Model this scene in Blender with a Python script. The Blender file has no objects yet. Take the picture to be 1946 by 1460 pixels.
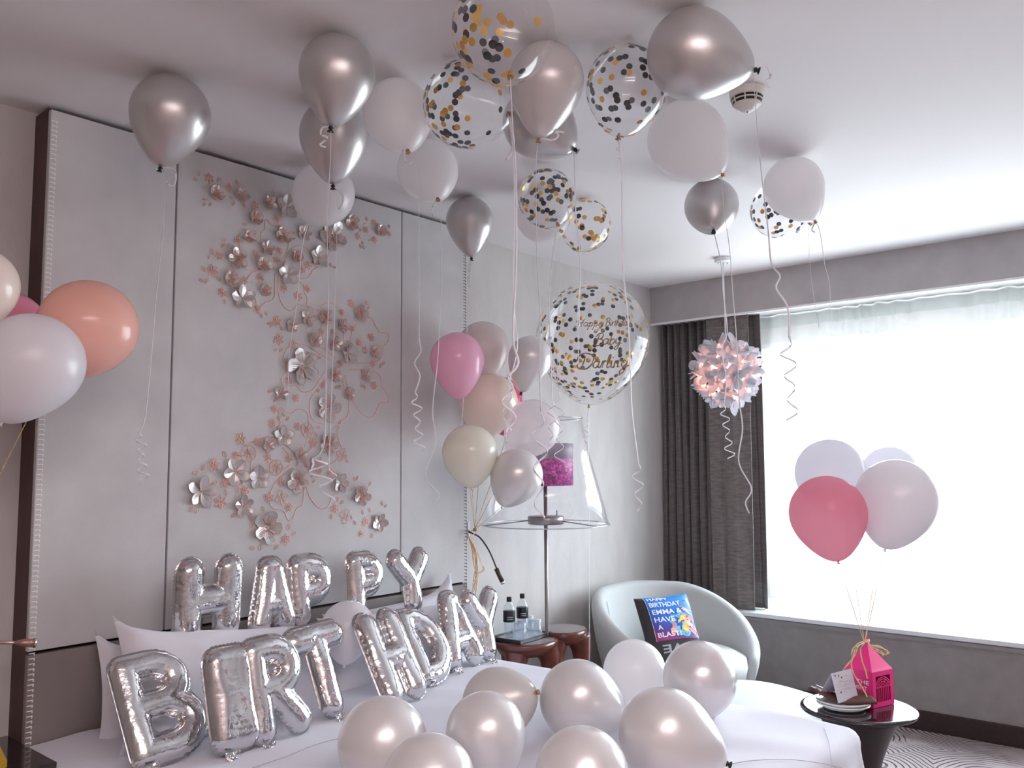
import bpy, math, random
from mathutils import Vector as V, Matrix

# ---------------------------------------------------------------- camera, world, light, exposure
scn = bpy.context.scene
col = scn.collection
F = 1621.0
CAM = V((-5.563, -3.345, 1.604))
RT = V((0.6482026, -0.7614295, -0.0076553))
UP = V((-0.0646114, -0.0650150, 0.9957903))
FW = V((0.7587218, 0.6449792, 0.0913399))
cam = bpy.data.objects.new('camera', bpy.data.cameras.new('camera'))
cam.data.sensor_width = 36.0
cam.data.lens = F / 1946 * 36
cam.data.clip_start = 0.05
cam.matrix_world = Matrix(((RT.x, UP.x, -FW.x, CAM.x), (RT.y, UP.y, -FW.y, CAM.y), (RT.z, UP.z, -FW.z, CAM.z), (0, 0, 0, 1)))
col.objects.link(cam)
scn.camera = cam

scn.view_settings.view_transform = 'Standard'
scn.view_settings.look = 'None'
scn.view_settings.gamma = 1.0
scn.view_settings.use_curve_mapping = False
scn.view_settings.exposure = 0.45
scn.cycles.transparent_max_bounces = 48
scn.cycles.max_bounces = 14
scn.cycles.diffuse_bounces = 6
scn.cycles.glossy_bounces = 6

world = bpy.data.worlds.new('daylight')
scn.world = world
world.use_nodes = True
bg = world.node_tree.nodes['Background']
bg.inputs[0].default_value = (0.86, 0.925, 1.0, 1)
bg.inputs[1].default_value = 15.8
_g = world.node_tree.nodes                 # hazy bright sky over a dimmer ground
_tc = _g.new('ShaderNodeTexCoord'); _sp = _g.new('ShaderNodeSeparateXYZ'); _r = _g.new('ShaderNodeValToRGB')
_r.color_ramp.elements[0].position = 0.47; _r.color_ramp.elements[0].color = (0.40, 0.41, 0.42, 1)
_r.color_ramp.elements[1].position = 0.56; _r.color_ramp.elements[1].color = (0.86, 0.925, 1.0, 1)
_ma = _g.new('ShaderNodeMath'); _ma.operation = 'MULTIPLY_ADD'; _ma.inputs[1].default_value = 0.5; _ma.inputs[2].default_value = 0.5
_l = world.node_tree.links
_l.new(_tc.outputs['Generated'], _sp.inputs[0]); _l.new(_sp.outputs[2], _ma.inputs[0]); _l.new(_ma.outputs[0], _r.inputs[0]); _l.new(_r.outputs[0], bg.inputs[0])

def area(name, loc, target, sx, sy, power, color, portal=False):
    l = bpy.data.lights.new(name, 'AREA')
    l.shape = 'RECTANGLE'; l.size = sx; l.size_y = sy; l.energy = power; l.color = color
    if portal: l.cycles.is_portal = True
    o = bpy.data.objects.new(name, l)
    o.location = loc
    o.rotation_euler = (V(target) - V(loc)).to_track_quat('-Z', 'Y').to_euler()
    col.objects.link(o)
    return o
area('window_portal', (0.62, -2.1, 1.56), (-3, -2.1, 1.56), 3.2, 2.1, 1, (1, 1, 1), True)
# added warm fill light behind the camera, bounced off the ceiling
area('warm_bounce_fill', (-5.6, -4.0, 2.62), (-5.6, -4.0, 2.9), 2.2, 1.2, 92, (1.0, 0.89, 0.885))

# ---------------------------------------------------------------- pixel helpers (1946 x 1460)
def ray(u, v): return RT * ((u - 973) / F) + UP * (-(v - 730) / F) + FW
def at(u, v, t): return CAM + ray(u, v) * t
def atx(u, v, x): d = ray(u, v); return CAM + d * ((x - CAM.x) / d.x)
def aty(u, v, y): d = ray(u, v); return CAM + d * ((y - CAM.y) / d.y)
def atz(u, v, z): d = ray(u, v); return CAM + d * ((z - CAM.z) / d.z)
def depth(p): return (V(p) - CAM).dot(FW)
def vplane(u, v, P):                      # vertical plane through P, facing the camera
    n = V((FW.x, FW.y, 0)); d = ray(u, v)
    return CAM + d * ((V(P) - CAM).dot(n) / d.dot(n))

# ---------------------------------------------------------------- materials
MATS = {}
def srgb(r, g, b):
    f = lambda c: ((c / 255 + 0.055) / 1.055) ** 2.4 if c > 10 else c / 255 / 12.92
    return (f(r), f(g), f(b), 1)
def P(name, base, rough=0.5, metal=0.0, bump=0, bscale=60, vary=0, vscale=6, transl=0, transp=0, coat=0, emis=0, sheen=0, wrinkle=0, spec=0.5, stretch=None):
    if name in MATS: return MATS[name]
    m = bpy.data.materials.new(name); m.use_nodes = True
    nt = m.node_tree; b = nt.nodes['Principled BSDF']; out = nt.nodes['Material Output']
    if len(base) == 3: base = (*base, 1)
    b.inputs['Base Color'].default_value = base
    b.inputs['Roughness'].default_value = rough
    b.inputs['Metallic'].default_value = metal
    b.inputs['Coat Weight'].default_value = coat
    b.inputs['Specular IOR Level'].default_value = spec
    b.inputs['Sheen Weight'].default_value = sheen
    if emis:
        b.inputs['Emission Color'].default_value = base; b.inputs['Emission Strength'].default_value = emis
    co = nt.nodes.new('ShaderNodeTexCoord')
    src = co.outputs['Object']
    if stretch:
        mp = nt.nodes.new('ShaderNodeMapping'); mp.inputs['Scale'].default_value = stretch
        nt.links.new(src, mp.inputs[0]); src = mp.outputs[0]
    if vary:
        n = nt.nodes.new('ShaderNodeTexNoise'); n.inputs['Scale'].default_value = vscale; n.inputs['Detail'].default_value = 6
        nt.links.new(src, n.inputs['Vector'])
        r = nt.nodes.new('ShaderNodeValToRGB')
        r.color_ramp.elements[0].position = 0.3; r.color_ramp.elements[1].position = 0.7
        r.color_ramp.elements[0].color = tuple(c * (1 - vary) for c in base[:3]) + (1,)
        r.color_ramp.elements[1].color = tuple(min(1, c * (1 + vary)) for c in base[:3]) + (1,)
        nt.links.new(n.outputs['Fac'], r.inputs[0]); nt.links.new(r.outputs[0], b.inputs['Base Color'])
    if bump:
        n = nt.nodes.new('ShaderNodeTexNoise'); n.inputs['Scale'].default_value = bscale; n.inputs['Detail'].default_value = 4
        nt.links.new(src, n.inputs['Vector'])
        bp = nt.nodes.new('ShaderNodeBump'); bp.inputs['Strength'].default_value = bump; bp.inputs['Distance'].default_value = 0.01
        nt.links.new(n.outputs['Fac'], bp.inputs['Height']); nt.links.new(bp.outputs[0], b.inputs['Normal'])
    sh = b.outputs[0]
    if transl:
        t = nt.nodes.new('ShaderNodeBsdfTranslucent'); t.inputs[0].default_value = base
        mx = nt.nodes.new('ShaderNodeMixShader'); mx.inputs[0].default_value = transl
        nt.links.new(sh, mx.inputs[1]); nt.links.new(t.outputs[0], mx.inputs[2]); sh = mx.outputs[0]
    if transp:
        t = nt.nodes.new('ShaderNodeBsdfTransparent')
        mx = nt.nodes.new('ShaderNodeMixShader'); mx.inputs[0].default_value = transp
        nt.links.new(sh, mx.inputs[1]); nt.links.new(t.outputs[0], mx.inputs[2]); sh = mx.outputs[0]
    nt.links.new(sh, out.inputs['Surface'])
    MATS[name] = m
    return m

def clear_mat(name, tint, body, blend=0.3, rough=0.03, milky=(0.9, 0.9, 0.92)):
    """thin clear film or glass: transparent, with mirror-like reflection growing towards the rim"""
    m = bpy.data.materials.new(name); m.use_nodes = True
    nt = m.node_tree; nt.nodes.clear()
    out = nt.nodes.new('ShaderNodeOutputMaterial')
    tr = nt.nodes.new('ShaderNodeBsdfTransparent'); tr.inputs[0].default_value = (*tint, 1)
    df = nt.nodes.new('ShaderNodeBsdfTranslucent'); df.inputs[0].default_value = (*milky, 1)
    df2 = nt.nodes.new('ShaderNodeBsdfDiffuse'); df2.inputs[0].default_value = (*milky, 1)
    ad = nt.nodes.new('ShaderNodeMixShader'); ad.inputs[0].default_value = 0.5
    nt.links.new(df.outputs[0], ad.inputs[1]); nt.links.new(df2.outputs[0], ad.inputs[2])
    gl = nt.nodes.new('ShaderNodeBsdfGlossy'); gl.inputs['Roughness'].default_value = rough; gl.inputs[0].default_value = (1, 1, 1, 1)
    lw = nt.nodes.new('ShaderNodeLayerWeight'); lw.inputs[0].default_value = 0.5
    pw = nt.nodes.new('ShaderNodeMath'); pw.operation = 'POWER'; pw.inputs[1].default_value = 3.5
    nt.links.new(lw.outputs['Facing'], pw.inputs[0])
    ml = nt.nodes.new('ShaderNodeMath'); ml.operation = 'MULTIPLY_ADD'; ml.inputs[1].default_value = blend; ml.inputs[2].default_value = 0.045
    nt.links.new(pw.outputs[0], ml.inputs[0])
    m1 = nt.nodes.new('ShaderNodeMixShader'); m1.inputs[0].default_value = body
    nt.links.new(tr.outputs[0], m1.inputs[1]); nt.links.new(ad.outputs[0], m1.inputs[2])
    m2 = nt.nodes.new('ShaderNodeMixShader')
    nt.links.new(ml.outputs[0], m2.inputs[0]); nt.links.new(m1.outputs[0], m2.inputs[1]); nt.links.new(gl.outputs[0], m2.inputs[2])
    nt.links.new(m2.outputs[0], out.inputs['Surface'])
    MATS[name] = m
    return m

M_ceil = P('ceiling_paint', (0.76, 0.74, 0.745), 0.8, bump=0.05, bscale=200)
M_wall = P('wallpaper', (0.55, 0.53, 0.515), 0.75, vary=0.06, vscale=9, bump=0.12, bscale=90, stretch=(1, 1, 0.35))
M_soffit = P('soffit_fabric', (0.43, 0.415, 0.42), 0.8, vary=0.07, vscale=7, bump=0.1, bscale=160)
M_lowwall = P('low_wall_fabric', (0.27, 0.25, 0.25), 0.8, vary=0.08, vscale=12, bump=0.1, bscale=160)
M_wood_d = P('dark_wood', (0.028, 0.011, 0.010), 0.55, vary=0.4, vscale=5, stretch=(1, 8, 8))
M_brown = P('brown_leather', (0.075, 0.038, 0.034), 0.6, vary=0.12, vscale=20)
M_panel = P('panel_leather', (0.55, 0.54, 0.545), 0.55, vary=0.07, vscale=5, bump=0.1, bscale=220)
M_gap = P('gap_black', (0.01, 0.01, 0.01), 0.9)
M_thread = P('thread', (0.85, 0.83, 0.81), 0.7)
M_sill = P('sill_stone', (0.72, 0.74, 0.76), 0.18, vary=0.03)
M_frame = P('window_frame_paint', (0.55, 0.56, 0.54), 0.5)
M_bedlinen = P('bed_linen', (0.69, 0.695, 0.77), 0.75, bump=0.06, bscale=14, sheen=0.2)
M_pillow = P('pillow_linen', (0.70, 0.69, 0.74), 0.8, bump=0.07, bscale=18, sheen=0.2)
M_silver = P('silver_latex', (0.60, 0.58, 0.575), 0.33, 0.75, bump=0.012, bscale=9)
M_pearl_s = P('pearl_silver_latex', (0.74, 0.72, 0.72), 0.28, 0.3, coat=0.2)
M_white = P('white_pearl_latex', (0.92, 0.905, 0.91), 0.27, 0.0, transl=0.48, coat=0.3)
M_white2 = P('white_latex', (0.90, 0.885, 0.915), 0.3, 0.0, transl=0.35, coat=0.3)
M_peach = P('peach_latex', (0.98, 0.60, 0.50), 0.22, transl=0.3, coat=0.3)
M_pink = P('pink_latex', (0.92, 0.36, 0.52), 0.22, transl=0.3, coat=0.3)
M_lpink = P('pastel_pink_latex', (0.98, 0.57, 0.74), 0.22, transl=0.28, coat=0.3)
M_rose = P('rose_latex', (0.92, 0.46, 0.56), 0.25, transl=0.75, transp=0.06, coat=0.3)
M_whiteb = P('thin_white_latex', (0.87, 0.86, 0.90), 0.3, transl=0.75, coat=0.3)
M_hot = P('hot_pink_latex', (0.95, 0.12, 0.28), 0.22, transl=0.25, coat=0.3)
M_cream = P('cream_latex', (0.96, 0.85, 0.77), 0.22, transl=0.25, coat=0.3)
M_ivory = P('ivory_latex', (0.92, 0.90, 0.79), 0.22, transl=0.2, coat=0.3)
M_greige = P('greige_latex', (0.78, 0.69, 0.68), 0.26, transl=0.2, coat=0.3)
M_milky = P('milky_clear_latex', (0.86, 0.80, 0.83), 0.2, transl=0.3, transp=0.38, coat=0.3)
M_clear = clear_mat('clear_film', (0.985, 0.985, 0.99), 0.05, 0.42, 0.04)
M_glass = clear_mat('clear_glass', (0.985, 0.99, 1.0), 0.015, 0.55, 0.02)
M_pane = clear_mat('window_glass', (0.96, 0.98, 0.99), 0.0, 0.2, 0.01)
M_knot_d = P('knot_black', (0.012, 0.012, 0.012), 0.5)
M_knot_g = P('knot_gold', (0.42, 0.24, 0.12), 0.4, 0.3)
M_ribbon = P('white_curling_ribbon', (0.90, 0.89, 0.92), 0.35, transl=0.35)
M_raffia = P('raffia', (0.80, 0.58, 0.34), 0.5, vary=0.2, vscale=60)
M_foil = P('silver_foil', (0.76, 0.75, 0.76), 0.05, 1.0, bump=0.3, bscale=28)
M_seamfoil = P('foil_seam', (0.42, 0.41, 0.42), 0.28, 1.0)
M_cb = P('confetti_black', (0.018, 0.018, 0.022), 0.45)
M_cg = P('confetti_gold', (0.80, 0.46, 0.10), 0.28, 0.85)
M_cs = P('confetti_slate', (0.12, 0.13, 0.15), 0.4, 0.2)
M_goldtext = P('gold_lettering', (0.30, 0.17, 0.075), 0.35, 0.5)
M_copper = P('rose_gold_wire', (0.88, 0.50, 0.42), 0.35, 0.55)
M_petal = P('pewter_petal', (0.50, 0.50, 0.50), 0.33, 0.7)
M_wlamp = P('lamp_white', (0.75, 0.75, 0.76), 0.4)
M_lpetal = P('lamp_petal', (0.56, 0.585, 0.64), 0.45, transl=0.22)
M_bulb = P('lamp_glow', (1.0, 0.60, 0.48), 0.5, emis=45)
M_redwood = P('red_brown_wood', (0.115, 0.028, 0.018), 0.28, vary=0.35, vscale=6, stretch=(1, 1, 5), coat=0.3)
M_tabletop = P('brown_table_top', (0.14, 0.11, 0.11), 0.3, coat=0.2)
M_blacktab = P('black_lacquer', (0.022, 0.012, 0.014), 0.12, coat=0.5)
M_pedestal = P('dark_lacquer_pedestal', (0.030, 0.018, 0.020), 0.42)
M_steel = P('brushed_metal', (0.30, 0.26, 0.25), 0.35, 0.9)
M_chrome = P('chrome', (0.75, 0.75, 0.76), 0.15, 1.0)
M_brownmetal = P('bronze_metal', (0.09, 0.055, 0.045), 0.35, 0.6)
M_coppermetal = P('copper_metal', (0.45, 0.25, 0.20), 0.35, 0.7)
M_black = P('black_plastic', (0.012, 0.012, 0.014), 0.35)
M_chair = P('pale_upholstery', (0.50, 0.52, 0.52), 0.7, bump=0.04, bscale=150, sheen=0.2)
M_chairleg = P('chair_base', (0.05, 0.05, 0.05), 0.3, 0.6)
M_curt = P('curtain_fabric', (0.125, 0.108, 0.104), 0.7, vary=0.22, vscale=14, stretch=(1, 1, 7), bump=0.15, bscale=40, sheen=0.25)
M_plate = P('white_china', (0.82, 0.82, 0.82), 0.15, coat=0.4)
M_napkin = P('brown_napkin', (0.12, 0.055, 0.04), 0.75, bump=0.2, bscale=80)
M_hotbox = P('hot_pink_card', (0.90, 0.035, 0.27), 0.45)
M_hotbox_d = P('box_inside', (0.35, 0.02, 0.06), 0.7)
M_card = P('white_card', (0.70, 0.70, 0.77), 0.6)
M_ink = P('ink', (0.02, 0.02, 0.03), 0.6)
M_inkg = P('grey_ink', (0.35, 0.33, 0.36), 0.6)
M_inkgold = P('gold_ink', (0.75, 0.48, 0.08), 0.5)
M_wtext = P('white_print', (0.88, 0.88, 0.9), 0.6)
M_cush = P('charcoal_fabric', (0.045, 0.04, 0.042), 0.8, bump=0.1, bscale=150)
M_water = clear_mat('clear_plastic', (0.94, 0.96, 0.97), 0.05, 0.45, 0.03)
M_label = P('black_label', (0.006, 0.009, 0.016), 0.35)
M_yellow = P('yellow_card', (0.75, 0.48, 0.04), 0.6)
M_skin1 = P('print_coral', (0.90, 0.25, 0.22), 0.6)
M_skin2 = P('print_pink', (0.92, 0.45, 0.42), 0.6)
M_pyel = P('print_yellow', (0.90, 0.66, 0.18), 0.6, vary=0.3, vscale=60)
M_pblue = P('print_light_blue', (0.16, 0.50, 0.85), 0.6, vary=0.5, vscale=70)
M_pmag = P('print_magenta', (0.60, 0.06, 0.25), 0.6)
M_pred = P('print_dark_red', (0.35, 0.02, 0.05), 0.6)
M_lgrey = P('print_grey', (0.40, 0.41, 0.44), 0.6)

def custom(name, build):
    m = bpy.data.materials.new(name); m.use_nodes = True
    build(m.node_tree, m.node_tree.nodes['Principled BSDF'], m.node_tree.nodes['Material Output'])
    MATS[name] = m; return m
def _sheer(nt, b, out):
    tr = nt.nodes.new('ShaderNodeBsdfTransparent'); tr.inputs[0].default_value = (0.99, 1, 1, 1)
    tl = nt.nodes.new('ShaderNodeBsdfTranslucent'); tl.inputs[0].default_value = (0.90, 0.92, 0.92, 1)
    df = nt.nodes.new('ShaderNodeBsdfDiffuse'); df.inputs[0].default_value = (0.86, 0.88, 0.88, 1)
    a = nt.nodes.new('ShaderNodeMixShader'); a.inputs[0].default_value = 0.4
    nt.links.new(tl.outputs[0], a.inputs[1]); nt.links.new(df.outputs[0], a.inputs[2])
    c = nt.nodes.new('ShaderNodeMixShader'); c.inputs[0].default_value = 0.62
    nt.links.new(a.outputs[0], c.inputs[1]); nt.links.new(tr.outputs[0], c.inputs[2])
    nt.links.new(c.outputs[0], out.inputs['Surface'])
M_sheer = custom('sheer_voile', _sheer)
def _carpet(nt, b, out):
    co = nt.nodes.new('ShaderNodeTexCoord')
    vo = nt.nodes.new('ShaderNodeTexVoronoi'); vo.inputs['Scale'].default_value = 1.9
    nz = nt.nodes.new('ShaderNodeTexNoise'); nz.inputs['Scale'].default_value = 1.6
    mv = nt.nodes.new('ShaderNodeMixRGB'); mv.inputs[0].default_value = 0.16
    nt.links.new(co.outputs['Object'], nz.inputs['Vector'])
    nt.links.new(co.outputs['Object'], mv.inputs[1]); nt.links.new(nz.outputs['Color'], mv.inputs[2])
    nt.links.new(mv.outputs[0], vo.inputs['Vector'])
    mu = nt.nodes.new('ShaderNodeMath'); mu.operation = 'MULTIPLY'; mu.inputs[1].default_value = 150
    nt.links.new(vo.outputs['Distance'], mu.inputs[0])
    si = nt.nodes.new('ShaderNodeMath'); si.operation = 'SINE'; nt.links.new(mu.outputs[0], si.inputs[0])
    r = nt.nodes.new('ShaderNodeValToRGB')
    e = r.color_ramp.elements; e[0].position = 0.0; e[0].color = (0.33, 0.285, 0.285, 1); e[1].position = 0.62; e[1].color = (0.05, 0.032, 0.036, 1)
    e2 = e.new(0.5); e2.color = (0.40, 0.345, 0.345, 1)
    nt.links.new(si.outputs[0], r.inputs[0])
    n2 = nt.nodes.new('ShaderNodeTexNoise'); n2.inputs['Scale'].default_value = 2.3; nt.links.new(co.outputs['Object'], n2.inputs['Vector'])
    r2 = nt.nodes.new('ShaderNodeValToRGB'); r2.color_ramp.elements[0].position = 0.52; r2.color_ramp.elements[1].position = 0.6
    nt.links.new(n2.outputs['Fac'], r2.inputs[0])
    mx = nt.nodes.new('ShaderNodeMixRGB'); mx.inputs[2].default_value = (0.38, 0.32, 0.33, 1)
    nt.links.new(r2.outputs[0], mx.inputs[0]); nt.links.new(r.outputs[0], mx.inputs[1])
    nt.links.new(mx.outputs[0], b.inputs['Base Color']); b.inputs['Roughness'].default_value = 0.95
M_carpet = custom('patterned_carpet', _carpet)
def _print(nt, b, out):                    # cushion print: blue sky fading to magenta towards its lower left, from local coordinates
    co = nt.nodes.new('ShaderNodeTexCoord'); sp = nt.nodes.new('ShaderNodeSeparateXYZ'); nt.links.new(co.outputs['Generated'], sp.inputs[0])
    ad = nt.nodes.new('ShaderNodeMath'); ad.operation = 'SUBTRACT'; nt.links.new(sp.outputs[1], ad.inputs[0])
    m5 = nt.nodes.new('ShaderNodeMath'); m5.operation = 'MULTIPLY'; m5.inputs[1].default_value = -0.25; nt.links.new(sp.outputs[0], m5.inputs[0]); nt.links.new(m5.outputs[0], ad.inputs[1])
    r = nt.nodes.new('ShaderNodeValToRGB'); e = r.color_ramp.elements
    e[0].position = 0.0; e[0].color = (0.45, 0.02, 0.16, 1); e[1].position = 0.55; e[1].color = (0.01, 0.13, 0.62, 1)
    x = e.new(0.3); x.color = (0.07, 0.04, 0.30, 1); y = e.new(0.95); y.color = (0.01, 0.24, 0.72, 1)
    nt.links.new(ad.outputs[0], r.inputs[0]); nt.links.new(r.outputs[0], b.inputs['Base Color']); b.inputs['Roughness'].default_value = 0.6
M_print = custom('birthday_print', _print)
def _floral(nt, b, out):
    co = nt.nodes.new('ShaderNodeTexCoord'); v = nt.nodes.new('ShaderNodeTexVoronoi'); v.inputs['Scale'].default_value = 16
    n = nt.nodes.new('ShaderNodeTexNoise'); n.inputs['Scale'].default_value = 6
    mv = nt.nodes.new('ShaderNodeMixRGB'); mv.inputs[0].default_value = 0.3; nt.links.new(co.outputs['Object'], mv.inputs[1]); nt.links.new(n.outputs['Color'], mv.inputs[2]); nt.links.new(mv.outputs[0], v.inputs['Vector'])
    r = nt.nodes.new('ShaderNodeValToRGB'); e = r.color_ramp.elements
    e[0].position = 0.0; e[0].color = (0.80, 0.22, 0.55, 1); e[1].position = 0.75; e[1].color = (0.16, 0.01, 0.09, 1)
    x = e.new(0.35); x.color = (0.60, 0.05, 0.35, 1)
    nt.links.new(v.outputs['Distance'], r.inputs[0]); nt.links.new(r.outputs[0], b.inputs['Base Color'])
M_floral = custom('magenta_flower_print', _floral)

# ---------------------------------------------------------------- mesh helpers
def tag(o, label=None, cat=None, group=None, kind=None):
    if label: o['label'] = label
    if cat: o['category'] = cat
    if group: o['group'] = group
    if kind: o['kind'] = kind
    return o
def empty(name, loc, label=None, cat=None, group=None):
    o = bpy.data.objects.new(name, None); o.empty_display_size = 0.05; o.location = loc; col.objects.link(o)
    return tag(o, label, cat, group)
def make(name, vf, mat, parent=None, smooth=True, label=None, cat=None, group=None, kind=None, origin=None):
    """mesh from world-space (verts, faces[, material indices]); the object's origin goes to its parent's or to `origin`"""
    vs, fs = vf[0], vf[1]
    base = V((0, 0, 0)); par = V((0, 0, 0))
    p = parent
    while p is not None: par += V(p.location); p = p.parent
    if origin is not None: base = V(origin)
    elif parent is not None: base = par
    me = bpy.data.meshes.new(name)
    me.from_pydata([tuple(V(v) - base) for v in vs], [], fs)
    for m in (mat if isinstance(mat, (list, tuple)) else [mat]): me.materials.append(m)
    if len(vf) > 2:
        for f, k in zip(me.polygons, vf[2]): f.material_index = k
    if smooth:
        me.polygons.foreach_set('use_smooth', [True] * len(me.polygons))
    me.update()
    o = bpy.data.objects.new(name, me); col.objects.link(o)
    if parent is not None: o.parent = parent
    o.location = base - par
    return tag(o, label, cat, group, kind)
def sharp(o, ang=35):
    m = o.modifiers.new('split', 'EDGE_SPLIT'); m.split_angle = math.radians(ang); return o
def bevel(o, w=0.004, seg=2):
    m = o.modifiers.new('bevel', 'BEVEL'); m.width = w; m.segments = seg; m.limit_method = 'ANGLE'; return o
def join(*parts):
    vs, fs = [], []
    for p in parts:
        n = len(vs); vs += list(p[0]); fs += [tuple(i + n for i in f) for f in p[1]]
    return vs, fs
def box(x0, x1, y0, y1, z0, z1):
    vs = [(x, y, z) for z in (z0, z1) for y in (y0, y1) for x in (x0, x1)]
    return vs, [(0, 2, 3, 1), (4, 5, 7, 6), (0, 1, 5, 4), (2, 6, 7, 3), (0, 4, 6, 2), (1, 3, 7, 5)]
def xform(vf, M): return [M @ V(v) for v in vf[0]], vf[1]
def frame(o, x, y, z):                      # matrix from origin and axes
    return Matrix(((x.x, y.x, z.x, o.x), (x.y, y.y, z.y, o.y), (x.z, y.z, z.z, o.z), (0, 0, 0, 1)))
def lathe(prof, n=32, c=(0, 0, 0), ax=None):
    vs, fs = [], []
    for r, z in prof:
        for k in range(n):
            a = 2 * math.pi * k / n; vs.append(V((r * math.cos(a), r * math.sin(a), z)))
    for i in range(len(prof) - 1):
        for k in range(n):
            a, b = i * n + k, i * n + (k + 1) % n
            fs.append((a, b, b + n, a + n))
    if prof[0][0] > 1e-6: fs.append(tuple(reversed(range(n))))
    if prof[-1][0] > 1e-6: fs.append(tuple(range((len(prof) - 1) * n, len(prof) * n)))
    if ax is not None:
        q = V(ax).to_track_quat('Z', 'Y').to_matrix(); vs = [q @ v for v in vs]
    return [v + V(c) for v in vs], fs
def smooth_path(pts, sub=6):
    pts = [V(p) for p in pts]
    if len(pts) < 3: sub = max(sub, 2)
    out = []
    for i in range(len(pts) - 1):
        p0 = pts[max(i - 1, 0)]; p1 = pts[i]; p2 = pts[i + 1]; p3 = pts[min(i + 2, len(pts) - 1)]
        for k in range(sub):
            t = k / sub
            out.append(0.5 * ((2 * p1) + (p2 - p0) * t + (2 * p0 - 5 * p1 + 4 * p2 - p3) * t * t + (3 * p1 - p0 - 3 * p2 + p3) * t ** 3))
    out.append(pts[-1])
    return out
def tube(pts, r, n=8, caps=True):
    pts = [V(p) for p in pts]; m = len(pts)
    rs = r if isinstance(r, (list, tuple)) else [r] * m
    vs, fs = [], []; nrm = None
    for i, p in enumerate(pts):
        d = (pts[min(i + 1, m - 1)] - pts[max(i - 1, 0)])
        d = d.normalized() if d.length > 1e-9 else V((0, 0, 1))
        if nrm is None: nrm = d.orthogonal().normalized()
        nrm = (nrm - d * nrm.dot(d)); nrm = nrm.normalized() if nrm.length > 1e-6 else d.orthogonal().normalized()
        b = d.cross(nrm)
        for k in range(n):
            a = 2 * math.pi * k / n; vs.append(p + (nrm * math.cos(a) + b * math.sin(a)) * rs[i])
    for i in range(m - 1):
        for k in range(n):
            a, b2 = i * n + k, i * n + (k + 1) % n
            fs.append((a, b2, b2 + n, a + n))
    if caps: fs += [tuple(reversed(range(n))), tuple(range((m - 1) * n, m * n))]
    return vs, fs
def strip(pts, w, wdir, th=0.0005):
    """flat ribbon: wdir(i, tangent) gives the width direction"""
    vs, fs = [], []; m = len(pts)
    for i, p in enumerate(pts):
        d = (pts[min(i + 1, m - 1)] - pts[max(i - 1, 0)])
        d = d.normalized() if d.length > 1e-9 else V((0, 0, 1))
        s = wdir(i, d); s = (s - d * s.dot(d)); s = s.normalized() if s.length > 1e-5 else d.orthogonal().normalized()
        nn = d.cross(s).normalized()
        for a, b in ((-1, -1), (1, -1), (1, 1), (-1, 1)): vs.append(p + s * (a * w / 2) + nn * (b * th))
    for i in range(m - 1):
        for k in range(4):
            a, b = i * 4 + k, i * 4 + (k + 1) % 4
            fs.append((a, b, b + 4, a + 4))
    return vs, fs
def gridmesh(fn, nu, nv, closed_u=False):
    vs = [fn(i / (nu - 1) if not closed_u else i / nu, j / (nv - 1)) for j in range(nv) for i in range(nu)]
    fs = []
    for j in range(nv - 1):
        for i in range(nu if closed_u else nu - 1):
            a, b = j * nu + i, j * nu + (i + 1) % nu
            fs.append((a, b, b + nu, a + nu))
    return vs, fs
def text_mesh(s, size=1.0, bold=0.0, shear=0.0, ext=0.0, spacing=1.0):
    c = bpy.data.curves.new('t', 'FONT'); c.body = s; c.size = size; c.offset = bold; c.shear = shear; c.extrude = ext; c.space_character = spacing; c.resolution_u = 4
    o = bpy.data.objects.new('t', c); col.objects.link(o)
    dg = bpy.context.evaluated_depsgraph_get(); dg.update()
    me = bpy.data.meshes.new_from_object(o.evaluated_get(dg))
    vs = [V(v.co) for v in me.vertices]; fs = [tuple(p.vertices) for p in me.polygons]
    bpy.data.objects.remove(o); bpy.data.curves.remove(c); bpy.data.meshes.remove(me)
    return vs, fs
def fit_text(s, x0, x1, y0, y1, bold=0.0, ext=0.0):
    """text scaled to fill a rectangle of a plane"""
    vs, fs = text_mesh(s, 1.0, bold, 0, ext)
    a = min(v.x for v in vs); b = max(v.x for v in vs); c = min(v.y for v in vs); d = max(v.y for v in vs)
    return [V((x0 + (v.x - a) / (b - a) * (x1 - x0), y0 + (v.y - c) / (d - c) * (y1 - y0), v.z)) for v in vs], fs
# ---------------------------------------------------------------- the room
H = 2.915
XL, YN = -6.9, -4.7
SILL, SOF = 0.576, 2.641
def struct(name, vf, mat, **k): return make(name, vf, mat, smooth=False, kind='structure', **k)
struct('floor', box(XL - .1, .6, YN - .1, .1, -0.1, 0), M_carpet)
struct('ceiling', box(XL - .1, .7, YN - .1, .1, H, H + 0.1), M_ceil)
struct('wall_bed', box(XL - .1, .6, 0, 0.1, 0, H), M_wall)
struct('wall_window_sill', box(0, .5, YN, 0, 0, SILL - 0.03), M_lowwall)
struct('wall_window_soffit', box(0, .5, YN, 0, SOF, H), M_soffit)
struct('wall_window', join(box(.5, .6, YN, -.62, 0, .62), box(.5, .6, YN, 0, 2.47, H), box(.5, .6, -.62, 0, 0, H), box(.5, .6, YN, -3.65, .6, 2.55)), M_wall)
struct('wall_entrance', box(XL - .1, XL, YN, 0, 0, H), P('entrance_wall', (0.34, 0.28, 0.26), 0.6))
struct('wall_desk', box(XL, .6, YN - .1, YN, 0, H), P('desk_wall', (0.46, 0.41, 0.40), 0.7))
bevel(struct('trim_1', box(-0.018, .5, YN, 0, SILL - 0.03, SILL), M_sill), 0.006)
struct('trim_2', box(-0.012, 0, YN, 0, SILL - 0.058, SILL - 0.034), M_lowwall)
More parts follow.
